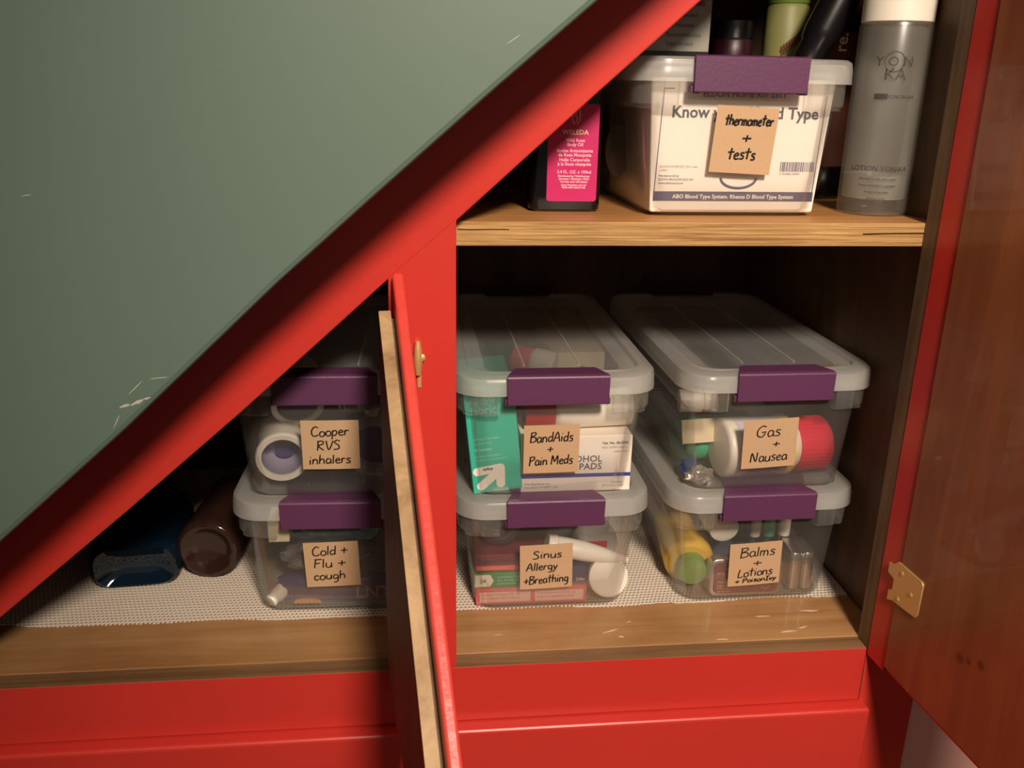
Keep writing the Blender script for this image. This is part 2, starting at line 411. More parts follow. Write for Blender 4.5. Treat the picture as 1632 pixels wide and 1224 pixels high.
# dark glue line / split along the shelf edge
bm = bmesh.new()
pts = [(.034, 0, -.1128), (.045, 0, -.1131), (.060, 0, -.1127), (.075, 0, -.1129)]
tube(bm, [(x, .0203, z) for x, _, z in pts], .0004, 5)
SPLIT = mat('split_dark', srgb(40, 22, 10), .9); obj('edge_split', bm, SPLIT, sh); bm = bmesh.new()
tube(bm, [(.372, .0203, -.1158), (.39, .0203, -.1153), (.405, .0203, -.1152), (.437, .0203, -.1150)], .00055, 5)
obj('edge_split', bm, SPLIT, sh)
# paint scuffs on the deck
SCF = mat('white_scuff', srgb(222, 190, 160), .7)
def scuff(x, y, L, wd, a):
    n = 9; ring = []
    for i in range(n):
        t = 2*PI*i/n; rr = random.uniform(.6, 1.2)
        u, v = L*math.cos(t)*rr, wd*math.sin(t)*rr
        ring.append(bm.verts.new((x+u*math.cos(a)-v*math.sin(a), y+u*math.sin(a)+v*math.cos(a), -.50855)))
    bm.faces.new(ring)
for s_ in ((.185, .046, .012, .0014, .35), (.193, .036, .003, .0016, 0), (.206, .060, .004, .0008, .4), (.36, .032, .010, .0018, .1), (.377, .038, .006, .0012, .3),
           (.290, .024, .007, .0010, 0), (.345, .060, .009, .0012, 0), (.075, .048, .004, .0007, .2), (.395, .066, .010, .0016, -.1)):
    bm = bmesh.new(); scuff(*s_); obj('paint_scuff', bm, SCF, [o for o in cab.children if o.name.startswith('deck')][0])

# large right door, swung open past a right angle
e = .086
DM = Matrix(((-math.cos(e), math.sin(e), 0, .4252), (-math.sin(e), -math.cos(e), 0, -.0006), (0, 0, 1, 0), (0, 0, 0, 1)))  # local x = towards the cabinet inside, local y = away from hinge
rd = obj('cabinet_door', (lambda b: (box(b, -.0235, -.0125, 0, .44, -.5245, .36, mx=DM), b)[1])(bmesh.new()), RED, cab, bevel=.001)
bm = bmesh.new(); box(bm, -.0124, 0, .0, .0272, -.5150, .36, mx=DM); obj('edge_batten', bm, RED, rd, bevel=.0008)
bm = bmesh.new(); box(bm, -.0123, .0012, .0275, .43, -.5090, .36, mx=DM); obj('inner_panel', bm, DOORW, rd, bevel=.0015)
bm = bmesh.new()
leaf = [(.0265, -.400), (.0600, -.4005), (.0625, -.403), (.0620, -.432), (.0595, -.4365), (.0500, -.4375), (.0265, -.4395), (.0185, -.4430), (.0185, -.4325), (.0235, -.4300), (.0235, -.4190), (.0140, -.4170), (.0140, -.4070), (.0200, -.4060)]
A = prism(bm, leaf, .0013, .0027, lambda p, q: (q, p[0], p[1]))
for (u, z) in ((.0335, -.408), (.0495, -.4200), (.0335, -.4340)):
    lathe(bm, [(.0024, 0), (.0022, .0005), (.0012, .0009), (.0004, .0010)], 14, mx=Matrix.Translation((.0026, u, z)) @ Matrix.Rotation(PI/2, 4, 'Y'))
bmesh.ops.transform(bm, matrix=DM, verts=bm.verts[:])
h = obj('hinge', bm, BRASS, rd, smooth=40, bevel=.0004); h['label'] = 'brass hinge leaf with three screws'

# small triangular door, open towards the viewer and seen edge on
e2 = -.122
ux, uy = -math.sin(e2), -math.cos(e2)
nx, ny = uy, -ux          # points to the left
SM = lambda p, q: (-.0095+ux*p[0]+nx*q, -.0035+uy*p[0]+ny*q, p[1])
zt = -.1425; sl = .88
LL = .41
bm = bmesh.new()
prism(bm, [(0, zt), (LL, zt-sl*LL), (LL, -.55), (0, -.52)] if zt-sl*LL > -.55 else [(0, zt), (LL, zt-sl*LL), (0, zt-sl*LL)], -.0002, .0088, SM)
sd = obj('cabinet_door', bm, REDW, cab, bevel=.0022, seg=3)
sd['label'] = 'small triangular red door standing open edge-on'
u0 = .010; zt2 = zt-.0275
bm = bmesh.new()
prism(bm, [(u0, zt2), (LL-.02, zt2-sl*(LL-.02-u0)), (u0, zt2-sl*(LL-.02-u0))], .0112, .0208, SM)
for f in bm.faces:
    f.material_index = 0
bm.normal_update()
bmesh.ops.recalc_face_normals(bm, faces=bm.faces[:])
for f in bm.faces:
    if f.normal.z > .3: f.material_index = 1
obj('inner_panel', bm, [DOORIN, PLYE], sd, bevel=.0005)
bm = bmesh.new()
prism(bm, [(u0+.002, zt2-.006), (LL-.02, zt2-.006-sl*(LL-.022-u0)), (u0+.002, zt2-.006-sl*(LL-.022-u0))], .0088, .0112, SM)
obj('core_layer', bm, PLYD, sd)
bm = bmesh.new()
pr = []
for i in range(13):
    a = i/12; pr.append((.0022+.0014*math.sin(a*PI), a*.028))
lathe(bm, pr, 14, mx=T((.0010, -.0030, -.2265)))
lathe(bm, [(.0005, 0), (.003, .001), (.003, .003), (.0005, .004)], 12, mx=T((.0040, -.0010, -.2120), (PI/2, 0, 0)))
box(bm, .0004, .0034, -.0010, .0, -.238, -.200)
h = obj('hinge', bm, BRASS, sd, smooth=50)

# ------------------------------------------------------------------ setting
bm = bmesh.new()
prism(bm, [(-.95, GL(-.95))]+GP_+[(.85, GL(.85)), (.85, 1.1), (-.95, 1.1)], -.115, -.004, XZ)
struct('wall_left', bm, GREEN, bevel=.004)
wl = [o for o in C.objects if o.name.startswith('wall_left')][0]
random.seed(11)
for (x, z, L_, W_, a_) in ((-.1925, -.2090, .0040, .0010, .3), (-.1845, -.2065, .0045, .0013, .5), (-.1780, -.2040, .0030, .0009, .2), (-.1840, -.1960, .0080, .0003, .75), (-.1700, -.1900, .0060, .0003, .1), (-.1990, -.2200, .0060, .0003, 1.1), (.061, .0235, .0050, .0003, .6), (-.235, -.072, .0040, .0003, .2)):
    bm = bmesh.new(); ring = []
    for i in range(9):
        t_ = 2*PI*i/9; rr = random.uniform(.6, 1.2); u_, v_ = L_*math.cos(t_)*rr, W_*math.sin(t_)*rr
        ring.append((x+u_*math.cos(a_)-v_*math.sin(a_), z+u_*math.sin(a_)+v_*math.cos(a_)))
    prism(bm, ring, -.1152, -.1149, XZ); obj('paint_scuff', bm, mat('pale_wall_scuff', srgb(176, 178, 164), .7), wl)
bm = bmesh.new(); box(bm, .4830, 1.3, .005, .06, -.95, 1.1); struct('wall_right', bm, PINKW)
bm = bmesh.new(); box(bm, -1.6, 1.6, -2.4, .6, -1.0, -.951); struct('floor', bm, wood('floor_boards', srgb(150, 105, 66), srgb(110, 74, 44), (3, 30, 30), rough=.4))

# ------------------------------------------------------------------ shelf liner
bm = bmesh.new()
N = 230; y1 = .462; x0, x1 = -.60, .4488
def edge(x): return .0905+.0022*math.sin(x*21)+.0012*math.sin(x*57)+.0005*math.sin(x*420)+(.012 if x < -.3 else 0)*min(1, (-.3-x)*8 if x < -.3 else 0)
rows = []
for i in range(N+1):
    x = x0+(x1-x0)*i/N; ye = edge(x)
    rows.append([bm.verts.new((x, y, -.5076+(.0010*abs(math.sin(x*30)) if j == 0 and .20 < x < .26 else 0))) for j, y in enumerate((ye, ye+.02, .2, .33, y1))])
for i in range(N):
    for j in range(4): bm.faces.new((rows[i][j], rows[i+1][j], rows[i+1][j+1], rows[i][j+1]))
r = bmesh.ops.extrude_face_region(bm, geom=bm.faces[:])
bmesh.ops.translate(bm, vec=(0, 0, -.0008), verts=[v for v in r['geom'] if isinstance(v, bmesh.types.BMVert)])
tag(obj('shelf_liner', bm, LINER), 'white perforated non-slip mesh liner spread on the lower wooden deck', 'shelf liner')

# ------------------------------------------------------------------ storage bins
H = .1275; REC = .0030; LEN = .345
def rr3(wx, y0, y1, r, z, n=7):
    return [(x, y, z) for x, y in rrect(wx, (y1-y0)/2, r, n, 0, (y0+y1)/2)]
def make_tub(parent):
    bm = bmesh.new(); t = .0013
    prof = [(.0700, .0205, .0, .018), (.0755, .0150, .0022, .020), (.0778, .0125, .007, .021), (.0820, .0100, .050, .024), (.0865, .0075, .096, .027), (.0885, .0068, .1175, .029)]
    outer = [rr3(wx, yi, LEN-yi, r, z) for wx, yi, z, r in prof]
    inner = [rr3(wx-t, yi+t, LEN-yi-t, r-t, z+(t if i < 2 else 0)) for i, (wx, yi, z, r) in enumerate(prof)][::-1]
    loft(bm, outer+inner)
    # corner collars beside the latch recess, front and back
    for fb in (1, -1):
        for s in (1, -1):
            def P(x, y): return (s*x, y if fb == 1 else LEN-y)
            def path(o):
                pts = [(.0525, .0078), (.0535, .0025-o)]
                cx, cy, r = .0930-.030, .0025+.030, .030+o
                for i in range(8):
                    a = -PI/2+PI/2*i/7; pts.append((cx+r*math.cos(a), cy+r*math.sin(a)))
                pts += [(.0930+o, .06), (.0930+o, .1725)]
                return pts
            ZT, ZB = .1165, .0880; bm.faces.ensure_lookup_table(); nf = len(bm.faces)
            pa = path(0); 
            top = [bm.verts.new((*P(*p), ZT)) for p in pa]; low = [bm.verts.new((*P(*p), ZB+.003)) for p in pa]
            pb = [(x-(.0020 if i > 3 else 0), y+(.0020 if i < 8 else 0)) for i, (x, y) in enumerate(pa)]
            bot = [bm.verts.new((*P(*p), ZB)) for p in pb]
            wl = [(.0525, .0085)]+[(.0535, .0085)]+[(min(.0862, x), max(.0085, y)) for x, y in pa[2:]]
            wal = [bm.verts.new((*P(*p), ZB-.0004)) for p in wl]
            for i in range(len(pa)-1):
                for A_, B_ in ((top, low), (low, bot), (bot, wal)):
                    try: bm.faces.new((A_[i], A_[i+1], B_[i+1], B_[i]))
                    except ValueError: pass
            bm.faces.ensure_lookup_table()
            for f in bm.faces[nf:]: f.material_index = 1
            bm.faces.ensure_lookup_table()
            # rib
            yb = (.0028, .0080) if fb == 1 else (LEN-.0080, LEN-.0028)
            box(bm, *(sorted((s*.0690, s*.0712))), yb[0], yb[1], .090, .116)
    return obj('tub', bm, [TUB, COLLAR], parent, smooth=35)
def make_lid(parent):
    bm = bmesh.new(); W = .0975
    rings = []; mi = []
    def R(wx, yi, r, z): rings.append(rr3(wx, yi, LEN-yi, r, z))
    R(W-.0022, .0022, .030, .1085)
    R(W, 0, .032, .1085)
    R(W-.0004, .0004, .032, .1200)
    R(W-.0015, .0015, .031, .1252)
    R(W-.0045, .0045, .029, .1274)
    R(W-.0150, .0160, .024, .1277)
    R(W-.0175, .0185, .022, .1277-REC)
    R(W-.0310, .0250, .016, .1277-REC)
    R(W-.0325, .0265, .015, .1277-REC-.0008)
    mi = [0]*6+[0, 0, 1]
    # underside
    R(W-.0325, .0265, .015, .1277-REC-.0022)
    R(W-.0050, .0050, .028, .1235)
    R(W-.0022, .0022, .030, .1190)
    n = len(rings)
    Rv = [[bm.verts.new(p) for p in r] for r in rings]
    m = len(rings[0])
    for j in range(n):
        if j == 8: continue
        a, b = Rv[j], Rv[(j+1) % n]
        for i in range(m): bm.faces.new((a[i], a[(i+1) % m], b[(i+1) % m], b[i])).material_index = 1 if j in (9,) else 0
    # centre panel, top and underside: lengthwise steps
    f1 = bm.faces.new(Rv[8]); f1.material_index = 1
    f2 = bm.faces.new(Rv[9][::-1]); f2.material_index = 1
    for s in (1, -1):
        box(bm, *sorted((s*.026, s*.0275)), .045, LEN-.045, .1277-REC-.0010, .1277-REC+.0002)
    return obj('lid', bm, [LID, LIDC], parent, smooth=35)
def make_latch(parent, back=False):
    bm = bmesh.new()
    hw = .0475
    prof = [(.0235, .1284, hw-.0095), (.0010, .1290, hw-.0008), (-.0022, .1280, hw), (-.0030, .1265, hw), (-.0034, .1010, hw-.0004), (-.0022, .1002, hw-.0005)]
    th = [(.0235, .1265, hw-.0095), (.0012, .1268, hw-.0022), (0, .1262, hw-.0020), (-.0010, .1250, hw-.002), (-.0012, .1015, hw-.002), (-.0012, .1004, hw-.002)]
    prof2 = prof + th[::-1]
    L_ = [bm.verts.new((-w_, y, z)) for y, z, w_ in prof2]; R_ = [bm.verts.new((w_, y, z)) for y, z, w_ in prof2]
    n = len(prof2)
    for i in range(n): bm.faces.new((L_[i], L_[(i+1) % n], R_[(i+1) % n], R_[i]))
    bm.faces.new(L_[::-1]); bm.faces.new(R_)
    # side cheeks and the hook under the rim
    for s in (1, -1):
        A = [(-.0012, .1268), (.0012, .1270), (.0012, .1260), (.0024, .1050), (.0024, .1000), (-.0020, .1000)]
        prism(bm, A, *sorted((s*(hw-.0022), s*(hw-.0004))), lambda p, q: (q, p[0], p[1]))
        B = [(.0000, .1050), (.0062, .1065), (.0062, .1000), (.0000, .0995)]
        prism(bm, B, *sorted((s*(hw-.006), s*(hw+.0015))), lambda p, q: (q, p[0], p[1]))
    box(bm, -hw+.004, hw-.004, .0010, .0062, .1002, .1060)
    if back: bmesh.ops.transform(bm, matrix=Matrix.Translation((0, LEN, 0)) @ Matrix.Rotation(PI, 4, 'Z'), verts=bm.verts[:])
    return obj('latch', bm, PURPLE, parent, bevel=.0004)
proto = thing('storage_bin', '', 'storage bin')
make_tub(proto); make_lid(proto); make_latch(proto); make_latch(proto, True)
first = [True]
def place_bin(x, y, z, rz, label, lines, card):
    if first[0]: r = proto; first[0] = False
    else:
        r = proto.copy(); C.objects.link(r)
        for ch in list(proto.children):
            if ch.name.split('.')[0] in ('tub', 'lid', 'latch'):
                c = ch.copy(); C.objects.link(c); c.parent = r
    r.location = (x, y, z); r.rotation_euler = (0, 0, rz)
    tag(r, label, 'storage bin', 'clear lidded bins with purple latches')
    # kraft card taped to the front, local to bin: card = (cx, z_bottom, width, height, tilt)
    cx, zb, cw, chh, tilt = card
    bm = bmesh.new()
    yb, yt = .0118-.0050*(zb/.10), .0118-.0050*((zb+chh)/.10)
    yb -= .0022; yt -= .0024
    mx = Matrix.Translation((cx, (yb+yt)/2, zb+chh/2)) @ Matrix.Rotation(tilt, 4, 'Y') @ Matrix.Rotation(math.atan2(yb-yt, chh), 4, 'X')
    n = 6; grid = []
    prof_ = [(-cw/2+cw*i/n, -.0006*math.cos((i/n-.5)*PI)*.8) for i in range(n+1)]
    A = [(x_, y_-.00015) for x_, y_ in prof_]+[(x_, y_+.00015) for x_, y_ in prof_[::-1]]
    prism(bm, A, -chh/2, chh/2, lambda p, q: (p[0], p[1], q))
    cd = obj('label_card', bm, KRAFT, r); cd.matrix_local = mx
    bm = bmesh.new()
    for (s, lx, lz, hh, wd) in lines: handwriting(bm, s, lx*cw, (lz-.5)*chh, hh*chh, wd*cw, r=.00076 if 'thermo' in label else .00064)
    bmesh.ops.translate(bm, vec=(0, -.0008, 0), verts=bm.verts[:])
    o = obj('handwriting', bm, INK, cd)
    cd['label'] = 'kraft card reading %s' % ' '.join(l[0] for l in lines)
    return r
TZ = -.1064; LZ = -.5074; UZ = LZ+.1277-REC+.0002
place_bin(.2695, .0400, TZ, .010, 'clear bin on the upper shelf holding a white boxed kit, card reading thermometer + tests',
          [('thermometer', .04, .73, .155, .78), ('+', .04, .46, .17, .16), ('tests', .0, .22, .17, .46)], (.0015, .0365, .0525, .0535, .045))
place_bin(.1290, .0750, UZ, .006, 'clear bin topmost on the middle stack, card reading BandAids + Pain Meds',
          [('BandAids', 0, .66, .20, .78), ('+', -.02, .43, .17, .12), ('Pain Meds', 0, .18, .19, .80)], (-.0035, .0280, .0530, .0500, -.01))
place_bin(.1310, .0750, LZ, .004, 'clear bin at the bottom of the middle stack, card reading Sinus Allergy + Breathing',
          [('Sinus', .02, .70, .17, .56), ('Allergy', -.08, .43, .17, .60), ('+Breathing', .0, .13, .18, .86)], (-.0065, .0270, .0525, .0505, -.03))
place_bin(.3455, .0750, UZ, .018, 'clear bin topmost on the right stack with a red-capped bottle inside, card reading Gas + Nausea',
          [('Gas', -.04, .66, .22, .46), ('+', .12, .42, .16, .14), ('Nausea', .0, .14, .20, .70)], (-.0060, .0280, .0545, .0515, -.05))
place_bin(.3435, .0750, LZ, .010, 'clear bin at the bottom of the right stack, card reading Balms + Lotions + Poison Ivy',
          [('Balms', .04, .69, .22, .68), ('+', .05, .45, .17, .18), ('Lotions', .02, .22, .19, .68), ('+ PoisonIvy', .04, .08, .10, .80)], (-.0045, .0215, .0545, .0500, -.05))
place_bin(-.0830, .0850, UZ, -.020, 'clear bin topmost on the left stack behind the small door, card reading Cooper RVS inhalers',
          [('Cooper', .0, .69, .19, .66), ('RVS', -.03, .40, .19, .42), ('inhalers', -.02, .12, .18, .74)], (.0020, .0330, .0530, .0500, .0))
place_bin(-.0830, .0850, LZ, -.030, 'clear bin at the bottom of the left stack, card reading Cold + Flu + cough',
          [('Cold +', -.02, .72, .20, .66), ('Flu +', -.04, .44, .19, .60), ('cough', -.06, .17, .18, .60)], (-.0020, .0325, .0525, .0500, -.03))

# ------------------------------------------------------------------ contents
def carton(name, label, w_, d_, h_, m, loc, rot=(0, 0, 0), cat='box', group=None):
    """closed carton, origin at the base front left corner; tiny flap seams"""
    t = thing(name, label, cat, loc, 0, group); t.rotation_euler = rot
    bm = bmesh.new(); box(bm, 0, w_, 0, d_, 0, h_)
    obj('carton', bm, m, t, bevel=.0006)
    bm = bmesh.new(); box(bm, .0012, w_-.0012, .0012, d_*.45, h_-.0001, h_+.0003)
    obj('flap', bm, m, t)
    return t
def prints(t, lst, name='printing'):
    """lst: (string, size, x, z, material, bold, align)"""
    ms = []; bm = bmesh.new()
    for s, size, x, z, m, b, al in lst:
        if m not in ms: ms.append(m)
        text_bm(bm, s, size, face(x, -.0002, z), al, ms.index(m), b)
    return obj(name, bm, ms, t)
def bars(t, lst, name='printed_band'):
    """flat printed blocks on a carton front: (x0,x1,z0,z1,material)"""
    ms = []; bm = bmesh.new()
    for x0, x1, z0, z1, m in lst:
        if m not in ms: ms.append(m)
        box(bm, x0, x1, -.00015, .0001, z0, z1, ms.index(m))
    return obj(name, bm, ms, t)

# --- upper bin: blood test kit
FLT = TZ+.0030
t = thing('test_kit_box', 'white blood type test kit box filling the clear bin on the upper shelf', 'box', (.2700, .0565, FLT), .010)
bm = bmesh.new()
prism(bm, [(-.0720, 0), (.0720, 0), (.0795, .108), (-.0775, .108)], 0, .16, XZ)
obj('carton', bm, WHITEP, t, bevel=.002)
bm = bmesh.new(); box(bm, -.070, .070, .002, .07, .1078, .1084); obj('flap', bm, WHITEP, t)
bm = bmesh.new(); ln = .0005
box(bm, -.0700, .0705, -.0002, .0001, .0095, .0175, 0)
for a, b in (((-.0695, .0175), (-.0665, .1000)), ((.0695, .0175), (.0725, .0960)), ((-.0665, .1000), (-.0580, .1000))):
    tube(bm, [(a[0], -.0001, a[1]), (b[0], -.0001, b[1])], ln*.8, 4, flat=.4)
el = [(.003+.0155*math.cos(PI+PI*i/24), -.0002, .0290-.0085*math.sin(PI*i/24)) for i in range(25)]
tube(bm, el, .0011, 6, flat=.25)
bx = .0385
random.seed(3)
while bx < .0690:
    wd = random.choice((.0003, .0005, .0009)); box(bm, bx, bx+wd, -.0002, .0001, .0345, .0425, 0); bx += wd+random.choice((.0004, .0007))
obj('printed_band', bm, mat('indigo_print', srgb(84, 80, 110), .6), t)
prints(t, [('ELDON HOME KIT 2511', .0068, .002, .0940, GREYP, 0, 'CENTER'), ('Know your Blood Type', .0132, .004, .0775, mat('charcoal_print', srgb(78, 72, 84), .6), .0003, 'CENTER'),
           ('ABO Blood Type System. Rhesus D Blood Type System', .0047, .000, .0118, WHITEP, .0001, 'CENTER'),
           ('ELDON HOME KIT 2511 own', .0026, -.0660, .0370, GREYL, 0, 'LEFT'), ('2.0001', .0026, -.0660, .0340, GREYL, 0, 'LEFT'),
           ('Manufactured by', .0026, -.0665, .0295, GREYP, 0, 'LEFT'), ('ELDON BIOLOGICALS A/S', .0026, -.0665, .0265, GREYP, 0, 'LEFT'), ('www.eldoncard.com', .0026, -.0665, .0235, GREYP, 0, 'LEFT'),
           ('5 707688 330091', .0026, .0385, .0318, GREYL, 0, 'LEFT')])
bm = bmesh.new(); lathe(bm, [(.0005, 0), (.022, 0), (.024, .003), (.0235, .0035), (.0005, .0035)], 32, mx=along((.1935, .16, TZ+.046), (.187, .158, TZ+.046)))
tag(obj('paper_disc', bm, mat('dull_white_plastic', srgb(170, 160, 150), .5), smooth=30), 'pale round disc standing against the left wall of the upper shelf bin', 'disc')

# --- upper shelf neighbours
t = thing('body_oil_bottle', 'dark glass bottle with a magenta label beside the upper shelf bin', 'bottle', (.1290, .0945, -.1064), -.02)
bm = bmesh.new()
def rr2(wx, wy, r, z): return [(x, y, z) for x, y in rrect(wx, wy, r, 6)]
loft(bm, [rr2(.0275, .0150, .007, 0), rr2(.0305, .0172, .008, .002), rr2(.0308, .0175, .008, .006), rr2(.0308, .0175, .008, .096), rr2(.029, .017, .009, .102), rr2(.017, .0145, .012, .109), rr2(.011, .011, .011, .112), rr2(.011, .011, .011, .120)])
obj('glass_body', bm, BLACKG, t, smooth=40)
bm = bmesh.new(); lathe(bm, [(.0135, .1185), (.014, .120), (.0138, .137), (.0125, .1385)], 28); obj('cap', bm, BLACK, t, smooth=40)
bm = bmesh.new(); prism(bm, [(x, z) for x, z in rrect(.0215, .0400, .0025, 4, .0052, .0490)], -.01775, -.01745, lambda p, q: (p[0], q, p[1]))
lab = obj('label', bm, MAG, t)
bm = bmesh.new()
LP = mat('pale_pink_print', srgb(250, 190, 205), .6); GP = mat('gold_print', srgb(244, 226, 178), .5)
for s, sz, z, m in (('WELEDA', .0068, .0680, 1), ('Wild Rose', .0040, .0595, 0), ('Body Oil', .0040, .0560, 0), ('Aceite Armonizante', .0040, .0510, 0), ('de Rosa Mosqueta', .0040, .0475, 0),
                    ('Huile Corporelle', .0040, .0435, 0), ('\u00e0 la Rose musqu\u00e9e', .0040, .0400, 0), ('3.4 FL. OZ. e 100ml', .0038, .0335, 0),
                    ('Distributed by / Distribu\u00e9 par', .0024, .0305, 0), ('Germany / Allemagne 100ml', .0024, .0282, 0), ('Vertrieb nach Schwabisch', .0024, .0258, 0),
                    ('Rosa Moschata seed oil', .0024, .0230, 0), ('Made with natural oils', .0024, .0210, 0)):
    text_bm(bm, s, sz*(.82 if m else .95), face(.0068, -.0179, z-(.0035 if m else .001)), 'CENTER', m, .00008)
for k in (-1, 1):
    tube(bm, [(.0068+k*.0010, -.0179, .0725), (.0068+k*.0032, -.0179, .0765), (.0068+k*.0030, -.0179, .0845), (.0068+k*.0012, -.0179, .0860)], .0003, 5, flat=.4, mi=1)
tube(bm, [(.0068, -.0179, .0745), (.0080, -.0179, .078), (.0058, -.0179, .080), (.0073, -.0179, .083)], .0003, 5, flat=.4, mi=1)
obj('printing', bm, [LP, GP], lab)

t = thing('lotion_bottle', 'tall frosted glass toner bottle with a white cap at the right end of the shelf', 'bottle', (.4095, .0855, -.1064))
bm = bmesh.new()
prof = [(.0258, 0), (.0288, .0012), (.0298, .004), (.0298, .156), (.0290, .1585), (.0160, .1610), (.0160, .163)]
lathe(bm, prof, 48); lathe(bm, [(.0150, .0135), (.0262, .0138), (.0270, .016), (.0270, .154), (.0150, .159)], 48)
obj('glass_body', bm, FROST, t, smooth=40)
bm = bmesh.new(); lathe(bm, [(.0262, .0140), (.0267, .0150), (.0267, .034), (.001, .034)], 48); obj('liquid', bm, LIQ, t, smooth=40)
bm = bmesh.new(); lathe(bm, [(.0288, .1590), (.0293, .1595), (.0295, .2080), (.0290, .2110), (.001, .2120)], 48); obj('cap', bm, WHITE, t, smooth=40)
def wrap_text(bm, s, size, z, r, a0, mi=0, bold=0, cx=0):
    b2 = bmesh.new(); text_bm(b2, s, size, Matrix.Identity(4), 'CENTER', mi, bold, thick=.00008)
    for v in b2.verts:
        a = a0+(v.co.x+cx)/r; rr = r+.0002+v.co.z; v.co = Vector((rr*math.sin(a), -rr*math.cos(a), z+v.co.y))
    me = bpy.data.meshes.new('t'); b2.to_mesh(me); b2.free(); bm.from_mesh(me); bpy.data.meshes.remove(me)
bm = bmesh.new(); a0 = -.40
GD = mat('dark_glass_print', srgb(62, 58, 54), .5)
wrap_text(bm, 'Y O N', .0110, .1240, .0298, a0); wrap_text(bm, 'KA', .0135, .1130, .0298, a0+.06)
tube(bm, [(.0302*math.sin(a0+.26*math.cos(q)), -.0302*math.cos(a0+.26*math.cos(q)), .1275+.008*math.sin(q)) for q in [i*2*PI/20 for i in range(21)]], .0003, 5)
wrap_text(bm, 'LOTION', .0040, .0985, .0298, a0-.05); wrap_text(bm, 'YON-KA', .0040, .0985, .0298, a0+.42)
wrap_text(bm, 'LOTION YON-KA', .0062, .0385, .0298, a0)
for k, s in enumerate(('Normal to oily skin toner', 'Peaux normales a grasses', 'Invigorating mist', 'Alcohol free')): wrap_text(bm, s, .0030, .0310-k*.0055, .0298, a0)
# solid printed bar beside LOTION
q0 = []
for a in [a0-.42+i*.045 for i in range(9)]:
    q0.append((.03005*math.sin(a), -.03005*math.cos(a)))
b_ = [bm.verts.new((x, y, .0975)) for x, y in q0]; c_ = [bm.verts.new((x, y, .1020)) for x, y in q0]
for i in range(8): bm.faces.new((b_[i], b_[i+1], c_[i+1], c_[i]))
obj('printing', bm, GD, t)

t = thing('serum_bottle', 'dark bottle with a brown label standing behind the toner bottle', 'bottle', (.4090, .200, -.1064))
bm = bmesh.new(); lathe(bm, [(.020, 0), (.0235, .002), (.0240, .005), (.0240, .170), (.020, .180), (.010, .188), (.010, .2)], 36); obj('glass_body', bm, BLACKG, t, smooth=40)
bm = bmesh.new(); lathe(bm, [(.0242, .032), (.0243, .0325), (.0243, .1560), (.0242, .1565)], 36, cap=False); lab = obj('label', bm, BRLAB, t, smooth=40)
bm = bmesh.new(); b2 = bmesh.new(); text_bm(b2, 're.', .016, Matrix.Rotation(PI/2, 4, 'Z'), 'LEFT', 0, .0002, thick=.00008)
for v in b2.verts:
    a = .02+v.co.x/.0245; rr = .0245+v.co.z; v.co = Vector((rr*math.sin(a), -rr*math.cos(a), .138+v.co.y))
me = bpy.data.meshes.new('t'); b2.to_mesh(me); b2.free(); bm.from_mesh(me)
obj('printing', bm, CREAM, lab)

LT = TZ+.1279
t = carton('allergy_carton', 'white and green carton standing on the lid of the upper shelf bin', .062, .035, .105, mat('grey_white_card', srgb(140, 138, 126), .6), (.1895, .1000, LT+.0005))
bars(t, [(0, .062, 0, .0045, BLACK)])
bm = bmesh.new()
prism(bm, [(0, .098), (0, .066), (.030, .058), (.046, .0525), (.062, .0470), (.062, .098)], -.00018, .0001, XZ); obj('printed_swoosh', bm, mat('deep_green_print', srgb(42, 92, 44), .6), t)
prints(t, [('FORMS', .0060, .0560, .0405, GREYP, .0001, 'RIGHT'), ('Recommended', .0050, .0500, .0315, GREYP, 0, 'RIGHT'), ('Adulte Homme', .0050, .0480, .0235, GREYP, 0, 'RIGHT'), ('Recommandee', .0050, .0540, .0160, GREYP, 0, 'RIGHT'), ('Supplement', .0050, .0480, .0090, GREYP, 0, 'RIGHT')])
t = thing('cream_jar', 'cream and green bottle standing at the back of the upper bin lid', 'bottle', (.3620, .2100, LT+.0003-REC))
bm = bmesh.new(); lathe(bm, [(.017, 0), (.0200, .001), (.0205, .004), (.0205, .052), (.018, .056)], 36); obj('body', bm, mat('olive_cream', srgb(128, 128, 78), .5), t, smooth=40)
bm = bmesh.new(); lathe(bm, [(.0190, .056), (.0195, .057), (.0192, .085), (.017, .087)], 36); obj('cap', bm, mat('olive_cap', srgb(96, 120, 44), .5), t, smooth=40)
bm = bmesh.new(); tube(bm, [(.0208*math.sin(a), -.0208*math.cos(a), .012+.015*i/26+.006*math.sin(i*2.1)) for i, a in [(i, -.55+i*.035) for i in range(27)]], .0007, 5); obj('printing', bm, mat('umber_print', srgb(96, 58, 34), .6), t)
t = thing('black_tube', 'black flat-shouldered tube leaning over the cream bottle above the upper bin', 'tube', (.3560, .140, LT-REC+.0010)); t.rotation_euler = (0, .42, 0)
bm = bmesh.new(); lathe(bm, [(.012, 0), (.0135, .001), (.0135, .018), (.0150, .020), (.0165, .03), (.0165, .10)], 32); obj('body', bm, BLACK, t, smooth=40)
bm = bmesh.new(); lathe(bm, [(.0167, .1), (.0170, .101), (.0168, .118), (.015, .119)], 32); obj('cap', bm, BLACK, t, smooth=40)
t = thing('plum_jar', 'low dark plum jar on the lid of the upper bin beside the cream bottle', 'jar', (.3120, .2200, LT-REC+.0003))
bm = bmesh.new(); lathe(bm, [(.018, 0), (.0200, .001), (.0205, .003), (.0205, .022), (.019, .024)], 32); obj('body', bm, mat('plum_plastic', srgb(44, 10, 24), .4), t, smooth=40)
bm = bmesh.new(); lathe(bm, [(.0195, .024), (.0200, .025), (.0200, .040), (.018, .041)], 32); obj('cap', bm, BLACK, t, smooth=40)

